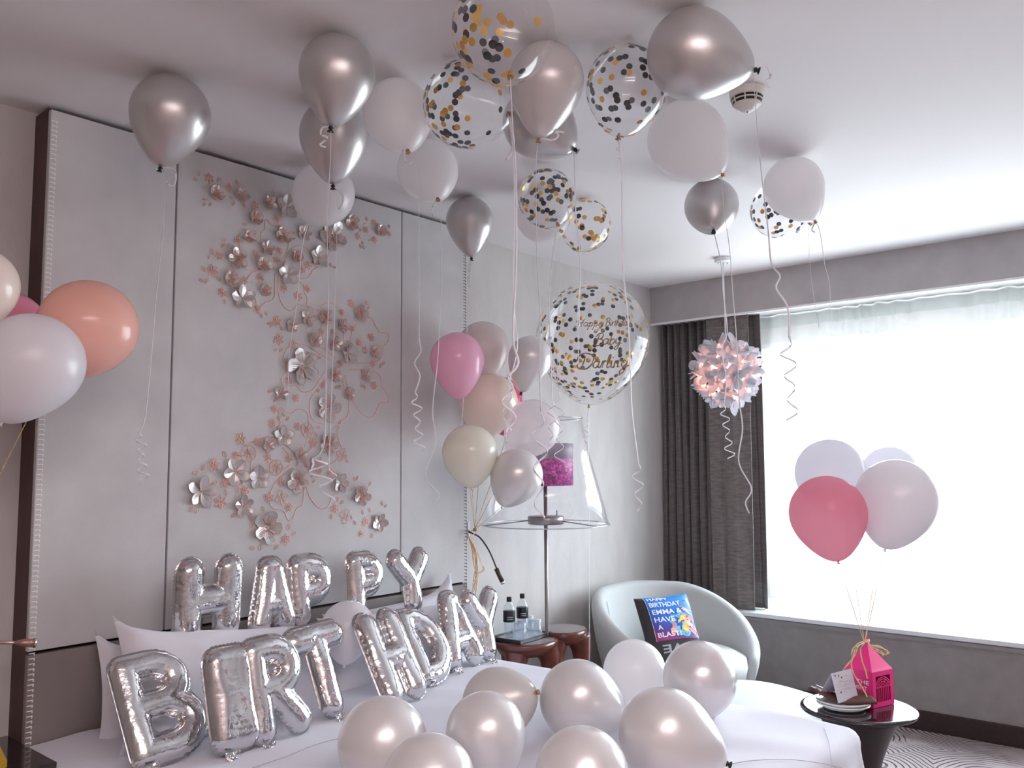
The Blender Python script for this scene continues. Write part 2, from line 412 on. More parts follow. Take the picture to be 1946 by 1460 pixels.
struct('trim_3', box(-0.004, 0.02, YN, 0, SOF - 0.014, SOF), P('track_white', (0.8, 0.8, 0.8), 0.4))
bevel(struct('baseboard_window', box(-0.016, 0, YN, 0, 0, 0.115), M_wood_d), 0.004)
bevel(struct('baseboard_bed', box(-2.15, 0, -0.016, 0, 0, 0.115), M_wood_d), 0.004)
w = empty('window_1', (0.5, -2.1, .6)); w['kind'] = 'structure'
make('window_frame', join(box(.47, .54, -3.65, -3.6, .62, 2.47), box(.47, .54, -.67, -.62, .62, 2.47), box(.47, .54, -3.65, -.62, .62, .74), box(.47, .54, -3.65, -.62, 2.43, 2.47)), M_frame, w, smooth=False)
make('mullion', box(.47, .54, -2.13, -2.08, .67, 2.43), M_frame, w, smooth=False)
make('glass_pane', box(.503, .507, -2.08, -.67, .67, 2.43), M_pane, w, smooth=False)
make('glass_pane', box(.503, .507, -3.6, -2.13, .67, 2.43), M_pane, w, smooth=False)

# ---------------------------------------------------------------- curtains
def sheer(t, z):
    y = -.42 - t * 3.25
    amp = 0.022 + 0.012 * math.sin(t * 23)
    x = 0.27 + amp * math.sin(t * 150 + 2.2 * math.sin(t * 19)) + 0.01 * math.sin(t * 61 + z * 1.5)
    zz = SILL + 0.012 + 0.008 * math.sin(t * 47) + z * (SOF - SILL - 0.013 - 0.008 * math.sin(t * 47))
    return V((x, y, zz))
sc = empty('sheer_curtain', (0.27, -2.0, SILL), 'white translucent sheer curtain across the bright window', 'curtain')
o = make('voile', gridmesh(lambda u, v: sheer(u, v), 520, 22), M_sheer, sc)
o = make('hem', gridmesh(lambda u, v: sheer(u, 0.002 + v * 0.028) + V((-0.004, 0, 0)), 520, 2), M_sheer, sc)
o = make('heading_tape', gridmesh(lambda u, v: sheer(u, 0.955 + v * 0.04) + V((-0.004, 0, 0)), 520, 2), P('heading_tape_cloth', (0.55, 0.58, 0.57), 0.8, transl=0.45), sc)
dk = empty('blackout_curtain', (0.12, -.4, SILL), 'dark brown-grey pleated blackout curtain drawn to the room corner', 'curtain')
def drape(y0, y1, x0, amp, k, z0, z1, bulge=0.0, seed=0):
    def f(t, z):
        ph = t * k * 2 * math.pi + seed
        ph += 1.1 * math.sin(t * 9 + seed) + 0.25 * math.sin(z * 5 + t * 14)
        a = amp * (1 + 0.45 * math.sin(t * 21 + seed)) * (0.75 + 0.45 * (1 - z))
        x = x0 - a * (math.sin(ph) + 0.35 * math.sin(2 * ph + 1.3 + z)) - bulge * (1 - z) ** 3
        y = y0 + (y1 - y0) * t + 0.012 * math.sin(ph * 1.0 + z * 3 + seed) * (1 - z)
        return V((x, y, z0 + (z1 - z0) * z))
    return f
make('pleated_panel', gridmesh(drape(-0.02, -0.66, 0.13, 0.034, 11, SILL + 0.004, SOF + 0.10), 330, 26), M_curt, dk)
make('leading_panel', gridmesh(drape(-0.44, -0.755, 0.055, 0.012, 1.6, SILL + 0.004, SOF + 0.10, 0.03, 2.0), 120, 40), P('curtain_front', (0.16, 0.138, 0.13), 0.5, vary=0.3, vscale=14, stretch=(1, 1, 5), bump=0.6, bscale=16, sheen=0.3), dk)
make('lining', gridmesh(drape(-0.64, -0.80, 0.165, 0.008, 1.2, SILL + 0.004, SOF + 0.10), 40, 10), M_curt, dk)
for ob in dk.children:
    ob.modifiers.new('thick', 'SOLIDIFY').thickness = 0.003

# ---------------------------------------------------------------- headboard
HD = 0.138
HX0, G1, G2, HX1, GZ = -4.362, -3.874, -2.654, -2.174, 0.962
hb = empty('headboard', (-3.27, -HD / 2, 0), 'tall grey leather headboard with dark panel joints up to the ceiling', 'headboard')
make('backing', box(HX0 + .004, HX1 - .004, -HD + .03, -0.001, 0, H - 0.02), M_gap, hb, smooth=False)
make('side_face', box(HX0 - .001, HX0 + .012, -HD + .02, -0.001, 0.0, H - 0.012), M_brown, hb, smooth=False)
g = 0.0035
for (a, b) in ((HX0, G1 - g), (G1 + g, G2 - g), (G2 + g, HX1)):
    bevel(make('panel', box(a, b, -HD, -HD + .03, GZ + 0.006, H - 0.02), M_panel, hb, smooth=False), 0.003)
bevel(make('lower_panel', box(HX0, HX1, -HD, -HD + .03, 0.0, GZ - 0.006), P('lower_leather_shaded', (0.24, 0.205, 0.20), 0.55, vary=0.07, vscale=5, bump=0.1, bscale=220), hb, smooth=False), 0.003)  # slightly darker leather, with the corner's shade also put into its colour
def stitches(x):
    parts = []
    z = 0.05
    while z < H - 0.05:
        parts.append(box(x, x + 0.016, -HD - 0.0018, -HD + 0.001, z, z + 0.0035))
        parts.append(box(x + 0.015, x + 0.019, -HD - 0.0018, -HD + 0.001, z - 0.006, z + 0.004))
        z += 0.0175
    return join(*parts)
make('stitching', stitches(HX0 + 0.004), M_thread, hb, smooth=False, label='pale saddle stitching along the left edge')
make('stitching', stitches(HX1 - 0.024), P('thread_dark', (0.16, 0.15, 0.14), 0.7), hb, smooth=False, label='dark saddle stitching along the right edge')

# ---------------------------------------------------------------- metal flowers on the headboard
art = empty('metal_flower_wall_art', (-3.264, -HD, 1.9), 'rose gold and pewter metal blossom wall art climbing the middle headboard panel', 'wall art')
rnd = random.Random(5)
def zp(zx, zy, oy): return aty(340 + zx / 4.4227, oy + zy / 4.4227, -HD)
PX = depth(zp(900, 700, 300)) / F           # metres per photo pixel on the panel
def petal_outline(kind, L, n=14):
    pts = []
    for i in range(2 * n + 1):
        t = i / n
        s = 1 if t <= 1 else -1
        q = t if t <= 1 else 2 - t
        if kind == 'A': w = 0.47 * math.sin(math.pi * q ** 0.75) ** 0.55 * (0.35 + 0.75 * q) + 0.035 * math.sin(q * 17)
        elif kind == 'B': w = 0.31 * math.sin(math.pi * q ** 1.35) ** 0.7 + 0.02
        elif kind == 'C': w = 0.35 * math.sin(math.pi * q ** 1.1) ** 0.8 + (0.045 if int(q * 10) % 2 else 0) * (q > .35)
        elif kind == 'D': w = 0.38 * min(1, q * 1.25) * (1 if q < .86 else math.sqrt(max(0, 1 - ((q - .86) / .14) ** 2)))
        elif kind == 'S': w = 0.26 * math.sin(math.pi * q) ** 0.9
        else: w = 0.30 * math.sin(math.pi * q) ** 0.8
        pts.append((q * L, s * w * L))
    return pts
def wire(pts, r, n=4): return tube(pts, r, n)
def flower(kind, P0, R, rot, flat=False):
    P0 = V(P0); npet = {'A': 5, 'B': 5, 'C': 5, 'D': 7, 'S': 6, 'G': 4, 'F': 7}[kind]
    k = {'F': 'D', 'G': 'B'}.get(kind, kind)
    pv, pf, cv = [], [], []
    wr = 0.0015 if R > 0.02 else 0.0011
    for i in range(npet):
        a = rot + 2 * math.pi * i / npet
        e1 = V((math.cos(a), 0, math.sin(a))); e2 = V((-math.sin(a), 0, math.cos(a)))
        out = petal_outline(k, R * (1.0 + 0.14 * rnd.random()))
        lift = 0.0 if flat else 0.008 + 0.010 * rnd.random()
        tw = 0 if flat else (rnd.random() - 0.5) * 0.6
        def pos(x, y, h=0.0): return P0 + e1 * x + e2 * y + V((0, -(0.003 + h + (x / R) * lift + y * tw), 0))
        ring = [pos(x, y) for x, y in out]
        if not flat:
            mid = [pos(x, 0, -0.0035 * math.sin(math.pi * x / R)) for x, _ in out]
            n0 = len(pv); m = len(ring); pv += ring + mid
            for q in range(m - 1): pf.append((n0 + q, n0 + q + 1, n0 + m + q + 1, n0 + m + q))
        cv.append(wire(ring[1:-1], wr))
        if kind in 'A':
            for s in (-0.16, -0.05, 0.07, 0.18): cv.append(wire([pos(x * R, s * R * (0.4 + x), 0.002) for x in (0.15, 0.4, 0.72)], wr * 0.8, 3))
        elif kind in 'BDSGF': cv.append(wire([pos(x * R, 0, 0.0015) for x in (0.15, 0.45, 0.62)], wr * 0.8, 3))
    cv.append(lathe([(0, 0.004), (R * 0.04, 0.003), (R * 0.045, -0.002)], 8, P0 + V((0, -0.006, 0)), (0, -1, 0)))
    return (pv, pf), join(*cv)
def leaf(P0, R, rot):
    P0 = V(P0); e1 = V((math.cos(rot), 0, math.sin(rot))); e2 = V((-math.sin(rot), 0, math.cos(rot)))
    pts = [P0 + e1 * (x - R / 2) + e2 * y + V((0, -0.002, 0)) for x, y in petal_outline('L', R)]
    return join(wire(pts, 0.0011), wire([P0 + e1 * s * R + V((0, -0.002, 0)) for s in (-0.4, 0, 0.25)], 0.001, 3))
FL = {300: dict(
    D='315,295,62 640,510,58 705,895,62 435,1020,62 720,1115,48 985,835,48 1690,615,52',
    B='525,312,62 750,382,62 590,665,58 740,762,66 1045,630,70 1080,1345,72 945,1410,60 1370,1405,62',
    C='905,410,105 1170,835,95 915,975,95 530,1180,100',
    A='865,655,74 485,850,88 1285,650,140 1450,550,74 1225,1340,68 1520,1310,75',
    S='250,172,36 420,252,34 635,402,36 825,510,34 497,692,34 335,822,34 282,952,46 545,1032,34 682,1005,34 360,1135,36 645,805,34 840,788,34 820,858,34 1035,940,32 1085,905,34 880,1100,32 1078,1100,34 1000,1165,38 655,1275,34 1365,1300,30 1445,1225,36 820,1375,40 1635,540,28 1568,608,34 1500,662,32 1642,690,32 1765,642,28 1450,1430,30',
    L='165,128,32,100 138,178,27,150 335,183,30,50 485,205,30,110 438,335,24,150 458,385,30,60 545,398,26,120 222,345,30,20 212,390,22,60 262,392,22,60 790,300,36,100 553,557,28,0 375,690,30,10 367,735,22,70 413,735,22,70 275,790,34,110 253,832,24,70 205,935,32,120 185,1030,26,160 232,1030,34,70 330,1015,32,130 382,1208,28,110 1575,513,28,110 1560,552,20,30 1522,610,22,100 1597,692,18,0 1540,715,24,120 1525,745,25,110 1552,755,24,100 1272,898,26,110 1307,922,20,100 1130,870,30,60 692,1325,26,100 730,1310,24,120 755,1390,24,20 780,1410,28,50 860,1435,24,110 1765,575,26,110 1575,1220,28,100 1590,1260,22,40 958,628,26,0 965,680,24,30'),
  580: dict(
    S='1195,222,30 1290,225,26 835,290,44 955,320,34 1512,310,36 1612,272,36 1560,378,32 1350,492,34 1625,495,32 918,635,32 1210,672,34 1635,678,36 980,782,34 798,875,34 780,998,34 992,1022,32 515,1125,46 658,1152,34 1122,1155,40 480,1262,34 742,1285,34 918,1292,34 290,1345,48',
    D='1140,292,58 1645,400,52 1312,590,56', B='1305,325,62 1570,590,60 850,745,60 1425,745,56 745,1180,60 1010,1262,62 1155,1340,75',
    C='1425,405,95 870,1100,85', A='1035,510,155 1245,860,122 1250,1165,94', F='1078,1052,56 585,1245,60 812,1365,56',
    L='810,375,24,20 855,378,28,60 1172,440,28,160 1690,512,26,100 1718,488,26,40 1320,690,26,60 1352,690,28,80 1532,672,28,110 1558,692,26,110 1168,715,28,110 760,728,26,0 805,800,24,50 878,920,26,110 838,950,28,110 912,952,28,60 1350,985,24,60 1172,1025,26,150 1150,1090,28,110 383,1255,34,120 1068,1345,26,110'),
  780: dict(
    B='465,515,110 185,685,118 540,805,88', C='662,565,95 1358,615,85 1680,940,84', A='985,595,100 1530,715,92 735,985,128',
    G='1368,378,58 860,735,60 1405,890,62',
    S='385,612,36 548,675,36 345,770,48 855,608,34 755,735,40 918,815,34 1265,525,34 1308,825,40 1565,940,36 1530,1040,30 898,1085,42',
    L='135,525,32,10 202,480,34,70 302,608,30,30 522,602,30,110 490,672,32,80 392,690,32,110 102,830,28,60 148,838,36,70 458,882,32,40 705,828,32,110 600,912,32,110 608,972,28,70 922,985,30,70 965,1035,30,40 615,1158,32,170 683,1152,32,80 820,1148,32,50 993,452,28,60 1062,462,28,110 1118,550,26,60 1132,592,24,60 1412,430,28,140 1470,578,26,100 1498,570,30,60 1602,618,26,70 1332,748,26,80 1368,772,28,40 1278,895,30,100 1542,855,28,100 1600,835,28,120 1477,945,28,110 1705,780,30,110 1738,805,24,40 1620,1055,28,80')}
NAMES = {'A': 'large_blossom', 'B': 'spoon_petal_flower', 'C': 'serrated_flower', 'D': 'fan_flower', 'S': 'star_flower', 'G': 'clover_flower', 'F': 'flat_fan_flower'}
nl = 0
for oy, kinds in FL.items():
    for kind, s in kinds.items():
        for it in s.split():
            v = [float(x) for x in it.split(',')]
            p = zp(v[0], v[1], oy); R = v[2] / 4.4227 * PX
            if kind == 'L':
                if nl >= 100: continue
                nl += 1
                make('leaf', leaf(p, R * 1.55, math.radians(v[3])), M_copper, art, origin=p)
            else:
                flat = kind in 'SGF'
                pt, wr = flower(kind, p, R * (1.05 if flat else 1.0), rnd.random() * 6.28, flat)
                if flat: make(NAMES[kind], wr, M_copper, art, origin=p)
                else:
                    n = len(pt[0]); vs = pt[0] + list(wr[0]); fs = pt[1] + [tuple(i + n for i in f) for f in wr[1]]
                    make(NAMES[kind], (vs, fs, [0] * len(pt[1]) + [1] * len(wr[1])), [M_petal, M_copper], art, origin=p)
VN = {300: ['690,700 690,640 722,600 720,540 745,520 780,570 880,570', '860,870 905,790 925,700', '880,895 920,800 970,750 1030,738 1080,765 1105,800', '540,910 570,940 620,950 680,935 790,940',
    '570,1030 600,980 650,955 690,950', '805,980 805,1150 775,1205 730,1215 680,1265', '835,990 838,1150 880,1250 940,1287 985,1250 1010,1230 1065,1245 1075,1180 1050,1130 1045,1075 1000,1030',
    '965,985 1010,1008 1070,1012 1105,985 1120,950 1165,920', '1075,1245 1120,1265 1170,1285 1230,1225 1290,1225 1340,1265', '510,770 512,720', '620,680 680,730', '600,1140 645,1190 650,1250'],
  580: ['1585,100 1625,120 1665,200 1700,235 1745,232 1765,270 1750,320 1710,360 1705,420 1670,470 1600,480 1500,487', '1100,180 1075,215 1090,260', '1390,220 1388,330', '1505,145 1455,220 1440,320',
    '1180,350 1240,385 1310,438', '990,325 1060,335 1160,395 1265,465', '950,335 900,380 880,450 905,520 900,570 860,610 870,670 910,685 985,680 1025,722 1075,730 1130,705 1200,600 1260,545', '1260,620 1215,650',
    '1365,610 1390,700', '1395,585 1418,700', '1440,540 1500,545 1600,550 1680,590 1700,640 1705,690 1760,770 1750,820 1690,820 1665,870 1635,930 1600,945 1555,925 1500,870 1450,780', '1425,815 1425,900 1400,950 1365,970 1360,1000',
    '1150,725 1105,790 1100,900 1130,970 1210,1000', '1090,1000 1085,930 1060,890 1000,875 940,910 890,890 860,860 840,890 845,960 850,1000 820,1030', '1265,1055 1320,1020 1345,1025 1330,1090 1365,1200', '1075,1120 1055,1190', '1120,1190 1065,1270',
    '580,1190 600,1155 640,1150', '700,1155 720,1110 800,1110', '870,1200 915,1250', '890,1165 970,1250', '615,1300 600,1340 605,1390', '930,1345 870,1385', '950,1370 845,1455'],
  780: ['950,485 840,570 790,640 765,700', '760,780 790,825 880,850 905,905 930,928 960,900 990,825 1040,790 1050,650', '1070,650 1100,730 1150,800 1210,830 1260,800 1290,720 1340,700', '1340,405 1280,450 1200,485', '1260,490 1300,510 1315,560']}
for oy, L in VN.items():
    for s in L:
        pts = [zp(*[float(c) for c in a.split(',')], oy) + V((0, -0.0015, 0)) for a in s.split()]
        make('vine', tube(smooth_path(pts, 5), 0.0017, 5), M_copper, art, origin=pts[0])
# ---------------------------------------------------------------- latex balloons
BODY = {}
def body_r(c, L):                      # radius and height of the outline at polar cosine c
    s = math.sqrt(max(0, 1 - c * c))
    if c >= 0: return s, c
    q = -c
    return s * (1 - 0.13 * q ** 2), -(q * (1 + 0.45 * (L - 1)) + 0.55 * (L - 1) * q ** 4)
def body_mesh(L, clear=False):
    key = round(L, 2)
    if key not in BODY:
        prof = []
        N = 40
        for i in range(N + 1):
            th = math.pi * i / N
            r, z = body_r(math.cos(th), key)
            if th > math.pi * 0.97: r = max(r, 0.045)
            prof.append((max(r, 0.0), z))
        prof[0] = (0.0, 1.0)
        BODY[key] = lathe(prof, 48)
    return BODY[key]
KN = lathe([(0.045, 0.04), (0.035, 0.0), (0.065, -0.03), (0.075, -0.06), (0.04, -0.085), (0.05, -0.10), (0.09, -0.14), (0.10, -0.15), (0.075, -0.15), (0.03, -0.12)], 14)
KNM = {}
def axisrot(ax):
    return V(ax).to_track_quat('Z', 'Y')
MESHES = {}
def shared(key, vf, mat):
    if key not in MESHES:
        me = bpy.data.meshes.new(key)
        me.from_pydata([tuple(v) for v in vf[0]], [], vf[1]); me.materials.append(mat)
        me.polygons.foreach_set('use_smooth', [not key.startswith('confetti')] * len(me.polygons)); me.update()
        MESHES[key] = me
    return MESHES[key]
def child(name, me, parent, loc, quat=None, scale=1.0):
    o = bpy.data.objects.new(name, me); col.objects.link(o); o.parent = parent
    o.location = V(loc) - V(parent.location)
    if quat is not None: o.rotation_mode = 'QUATERNION'; o.rotation_quaternion = quat
    o.scale = scale if isinstance(scale, (tuple, list)) else (scale,) * 3
    return o
def confetti(root, C, ax, R, L, n, seed, mix, kind_of='all', rr=0.0125, holes=()):
    rnd = random.Random(seed)
    q = axisrot(ax)
    disc = lathe([(0, 0.0004), (1.0, 0.0004), (1.0, -0.0004), (0, -0.0004)], 14)
    got = []; tries = 0; extra = []
    cdir = (CAM - C).normalized()
    while len(got) < n and tries < 20000:
        tries += 1
        c = rnd.uniform(-0.93, 0.95); a = rnd.uniform(0, 6.283)
        r, z = body_r(c, L)
        p = q @ V((r * math.cos(a), r * math.sin(a), z)) * (R * 0.985)
        nrm = p.normalized()
        if kind_of == 'low' and p.z > R * 0.35 and rnd.random() < 0.7: continue
        if kind_of == 'left' and p.dot(RT) > R * 0.15 and rnd.random() < 0.85: continue
        sp = CAM - (C + p)
        if holes and nrm.dot(sp) > 0:
            uu = 973 + F * (-sp).dot(RT) / (-sp).dot(FW); vv = 730 - F * (-sp).dot(UP) / (-sp).dot(FW)
            if any(h[0] < uu < h[2] and h[1] < vv < h[3] for h in holes) and rnd.random() < .7: continue
        if any((p - g).length < rr * (1.1 if rnd.random() < .8 else .6) for g in got): continue
        got.append(p)
        k = rnd.random(); mt = 'b' if k < mix[0] else ('g' if k < mix[0] + mix[1] else 's')
        M = {'b': M_cb, 'g': M_cg, 's': M_cs}[mt]
        quat = nrm.to_track_quat('Z', 'Y')
        if len(got) <= 100:
            o = child('confetti_dot', shared('confetti_' + mt, disc, M), root, C + p, quat, rr)
            o.scale = (rr, rr, 1)
        else:
            vs, fs = disc
            extra.append(([C + p + quat @ V((v.x * rr, v.y * rr, v.z)) for v in vs], fs, {'b': 0, 'g': 1, 's': 2}[mt]))
    if extra:
        vs, fs, mi = [], [], []
        for e in extra:
            k = len(vs); vs += e[0]; fs += [tuple(i + k for i in f) for f in e[1]]; mi += [e[2]] * len(e[1])
        make('confetti_scatter', (vs, fs, mi), [M_cb, M_cg, M_cs], root, kind='stuff', label='gold, black and grey confetti dots between the larger ones')
def balloon(name, label, c, r, k, mat, t=None, R=None, knot='g', sign=-1, ceiling=False, bed=None, L=None, cat='balloon', group=None, conf=None, axis=None):
    """c, r, k: centre, radius and knot as seen from the photograph's camera; depth from the ceiling, the bed or t"""
    d = ray(*c)
    if ceiling: t = (H - 0.004 - CAM.z) / (d.z + 1.0 * r / F)
    if bed is not None: t = (bed - CAM.z) / (d.z - 0.99 * r / F)
    if t is None: t = R * F / r
    R = r * t / F
    C = CAM + d * t
    lat = RT * ((k[0] - c[0]) * t / F) + UP * (-(k[1] - c[1]) * t / F)
    if L is None: L = max(1.32, min(1.6, lat.length / R))
    rem = math.sqrt(max(0, (L * R) ** 2 - lat.length ** 2))
    ax = -(lat + d.normalized() * (rem * sign)).normalized()
    if axis is not None: ax = V(axis).normalized()
    q = axisrot(ax)
    K = C - ax * (L * R)
    if ceiling:                        # lift until the crown touches the ceiling
        top = max(C.z + (q @ V((body_r(cc, L)[0] * math.cos(a), body_r(cc, L)[0] * math.sin(a), body_r(cc, L)[1])) * R).z for cc in (1, .9, .7, .5, .3, 0, -.3, -.5) for a in [i * .5236 for i in range(12)])
        dz = H - 0.003 - top
        if dz < 0: C.z += dz; K.z += dz
    root = empty(name, K, label, cat, group)
    o = child('body', shared('body_%s_%.2f' % (mat.name, L), body_mesh(L), mat), root, C, q, R)
    km = M_knot_d if knot == 'd' else (M_knot_g if knot == 'g' else mat)
    child('knot', shared('knot_' + km.name, KN, km), root, K, q, .115 * (0.62 if knot == 's' else (.85 if knot == 'g' else 1.0)))
    if conf: confetti(root, C, ax, R, L, **conf)
    return root, K, C, R
def ribbon(root, K, pts, curl=None, w=0.0048, wob=1.0, name='ribbon', seed=None, mat=None, back=0.0):
    """a ribbon hanging from K in the vertical plane through K; curl = (end px, turns, radius px)"""
    rnd = random.Random(seed if seed is not None else int(abs(K.x * 7919 + K.y * 104729)))
    P0 = K + FW * back
    P3 = [K] + [vplane(u, v, P0) for u, v in pts]
    path = smooth_path(P3, 8)
    hor = V((RT.x, RT.y, 0)).normalized(); fo = V((FW.x, FW.y, 0)).normalized()
    n1 = len(path)
    if curl:
        e, turns, rp = curl[:3]
        E = vplane(e[0], e[1], P0); S = path[-1]; rr = rp * depth(P0) / F
        nst = int(turns * 16)
        dirv = E - S
        for i in range(1, nst + 1):
            s = i / nst; a = s * turns * 2 * math.pi
            gr = min(1, s * 5)
            path.append(S + dirv * s + (hor * math.sin(a) + fo * (1 - math.cos(a)) * 0.8) * rr * gr * (0.85 + 0.3 * math.sin(a * 0.31)))
    ph = rnd.uniform(0, 6.28)
    def wd(i, d):
        if i < n1: a = ph + i * 0.06 * wob; return hor * math.cos(a * .35) + fo * math.sin(a * .35)
        return V((0, 0, 1)) * 0.9 + hor * 0.15
    return make(name, strip(path, w, wd), mat or M_ribbon, root, origin=K)
def tail(root, K, px, name='ribbon_tail', w=0.006):
    path = smooth_path([K] + [vplane(u, v, K) - V((0, 0, 0)) for u, v in px], 6)
    hor = V((RT.x, RT.y, 0)).normalized()
    return make(name, strip(path, w, lambda i, d: V((0, 0, 1)) + hor * math.sin(i * .4)), M_ribbon, root, origin=K)

N_ = 'helium_balloon'
G_ = 'helium balloons under the ceiling'
# silver
r_, K, *_ = balloon(N_, 'silver helium balloon farthest left under the ceiling, above the headboard edge', (324, 216), 73, (305, 317), M_silver, knot='d', ceiling=True, group=G_)
ribbon(r_, K, [(312, 350), (309, 440), (297, 560), (287, 680), (276, 790), (264, 822)], ((270, 918), 5, 9))
tail(r_, K, [(331, 322), (334, 340), (330, 352), (322, 352), (314, 343)])
r_, K, *_ = balloon(N_, 'dark silver helium balloon, the upper of two silver ones left of centre', (641, 138), 71.5, (629, 240), M_silver, knot='d', ceiling=True, group=G_)
ribbon(r_, K, [(628, 300), (622, 420), (624, 560), (620, 700), (616, 840), (598, 872)], ((612, 925), 1.6, 18), w=0.0056)
tail(r_, K, [(613, 243), (610, 256), (622, 262), (608, 275), (619, 280)])
r_, K, *_ = balloon(N_, 'silver helium balloon hanging right behind and below another silver one', (634, 256), 64, (633, 351), M_silver, knot='d', ceiling=True, group=G_)
ribbon(r_, K, [(641, 380), (640, 430), (637, 560), (632, 700), (628, 800), (625, 890)], ((618, 965), 1.5, 14))
tail(r_, K, [(650, 372), (651, 385), (644, 398)])
r_, K, *_ = balloon(N_, 'small silver helium balloon above the right edge of the headboard', (892, 419), 44.5, (896, 489), M_silver, knot='d', ceiling=True, group=G_)
ribbon(r_, K, [(889, 600), (883, 720), (878, 800), (876, 850), (884, 890)], ((876, 918), 1.3, 7))
tail(r_, K, [(890, 510), (893, 522), (889, 532), (892, 545)])
r_, K, *_ = balloon(N_, 'largest silver helium balloon lying sideways beside the smoke detector', (1315, 103), 85, (1432, 132), M_silver, knot='d', ceiling=True, group=G_)
ribbon(r_, K, [(1437, 220), (1447, 330), (1460, 440), (1466, 500), (1482, 525), (1475, 548), (1497, 585), (1500, 640)], ((1509, 798), 3.6, 13), w=0.006)
tail(r_, K, [(1453, 123), (1462, 135), (1463, 148), (1450, 158), (1462, 167)])
r_, K, *_ = balloon(N_, 'small dull silver helium balloon with its knot towards the viewer, above the flower lamp', (1352, 391), 51, (1356, 440), M_silver, knot='d', ceiling=True, group=G_)
ribbon(r_, K, [(1370, 500), (1375, 560), (1382, 630), (1372, 665), (1380, 720), (1376, 770)], ((1390, 872), 4.6, 8))
r_, K, *_ = balloon(N_, 'silver helium balloon lying sideways behind the central white balloon', (1022, 233), 67, (1092, 284), M_silver, knot='d', ceiling=True, group=G_)
ribbon(r_, K, [(1094, 400), (1100, 460), (1103, 520), (1098, 600), (1100, 700)], None)
tail(r_, K, [(1085, 292), (1074, 294), (1070, 285), (1063, 288)])
# white
W_ = M_white
r_, K, *_ = balloon(N_, 'white pearl helium balloon between the silver pair and a confetti balloon', (756, 217), 66, (776, 291), W_, ceiling=True, group=G_)
ribbon(r_, K, [(790, 320), (796, 400), (796, 520), (797, 640), (800, 668), (788, 690), (798, 715), (789, 745)], ((797, 858), 4.5, 9))
tail(r_, K, [(765, 287), (769, 302), (776, 312), (783, 306)])
r_, K, *_ = balloon(N_, 'white helium balloon hanging lower left of the small silver one', (813, 323), 58, (833, 381), W_, ceiling=True, group=G_)
ribbon(r_, K, [(838, 420), (837, 560), (832, 680), (822, 780), (828, 840), (808, 905), (834, 940), (820, 955)], None)
tail(r_, K, [(824, 390), (820, 405), (829, 414)])
r_, K, *_ = balloon(N_, 'white helium balloon half hidden below the silver pair, in front of the metal flowers', (615, 368), 58.5, (588, 418), W_, ceiling=True, sign=1, group=G_)
ribbon(r_, K, [(574, 470), (566, 560), (549, 680), (548, 760), (532, 800)], ((524, 870), 2.0, 6))
r_, K, *_ = balloon(N_, 'large white helium balloon tilted to the right below the biggest silver one', (1305, 265), 74, (1371, 330), W_, ceiling=True, group=G_)
ribbon(r_, K, [(1376, 400), (1386, 470), (1393, 560), (1400, 650), (1405, 760), (1411, 815), (1404, 878), (1428, 928), (1417, 955), (1424, 976)], None)
r_, K, *_ = balloon(N_, 'greyish pearl helium balloon directly below the largest confetti balloon at the top', (1038, 153), 71.5, (1024, 262), P('grey_pearl_latex', (0.74, 0.70, 0.69), 0.26, 0.25, transl=0.2, coat=0.3), ceiling=True, group=G_)
ribbon(r_, K, [(1019, 310), (1020, 480), (1026, 600), (1025, 680), (1028, 780)], ((1024, 985), 3.2, 14), w=0.0056)
tail(r_, K, [(1050, 266), (1061, 258), (1056, 250), (1072, 252)])
r_, K, *_ = balloon(N_, 'white helium balloon farthest right under the ceiling, over a confetti balloon', (1508, 354), 55.5, (1548, 419), W_, ceiling=True, group=G_)
ribbon(r_, K, [(1558, 440), (1567, 500), (1577, 545), (1577, 620)], None)
tail(r_, K, [(1546, 428), (1543, 438), (1549, 442)])
r_, K, *_ = balloon(N_, 'small white helium balloon behind the middle confetti balloon', (1031, 411), 50, (1065, 438), W_, ceiling=True, group=G_)
ribbon(r_, K, [(1063, 560), (1059, 700), (1062, 745)], ((1064, 880), 4.2, 9))
# confetti
CN = 'confetti_balloon'; CG = 'clear confetti balloons under the ceiling'
r_, K, *_ = balloon(CN, 'largest clear confetti balloon under the ceiling, cut by the top of the photo', (956, 57), 98.5, (971, 150), M_clear, knot='g', ceiling=True, group=CG, cat='confetti balloon', conf=dict(n=95, seed=3, mix=(.46, .50), kind_of='left', rr=0.0115))
ribbon(r_, K, [(974, 240), (980, 330), (981, 500), (975, 640), (985, 690), (965, 715)], ((970, 830), 1.8, 11), w=0.0056)
r_, K, *_ = balloon(CN, 'clear confetti balloon left of the grey pearl balloon, its knot to the right', (886, 199), 82.5, (968, 216), M_clear, ceiling=True, group=CG, cat='confetti balloon', conf=dict(n=90, seed=11, mix=(.6, .3), kind_of='left', rr=0.0105))
ribbon(r_, K, [(975, 290), (978, 400), (976, 560), (983, 660), (966, 730)], ((962, 840), 1.5, 8))
tail(r_, K, [(975, 262), (974, 285), (962, 305)], w=0.009)
r_, K, *_ = balloon(CN, 'clear confetti balloon hanging left of the biggest silver balloon', (1191, 165), 78, (1175, 263), M_clear, ceiling=True, group=CG, cat='confetti balloon', conf=dict(n=86, seed=21, mix=(.62, .25), rr=0.0105))
ribbon(r_, K, [(1181, 320), (1184, 500), (1193, 600), (1198, 700), (1201, 780), (1213, 880)], ((1215, 972), 2.6, 9))
ribbon(r_, K, [(1176, 272)], ((1177, 302), 2, 4), name='ribbon_tail')
r_, K, *_ = balloon(CN, 'clear confetti balloon with many dots in the middle, above the birthday bubble balloon', (1039, 376), 55, (1060, 427), M_clear, ceiling=True, group=CG, cat='confetti balloon', conf=dict(n=95, seed=31, mix=(.4, .35), rr=0.0115))
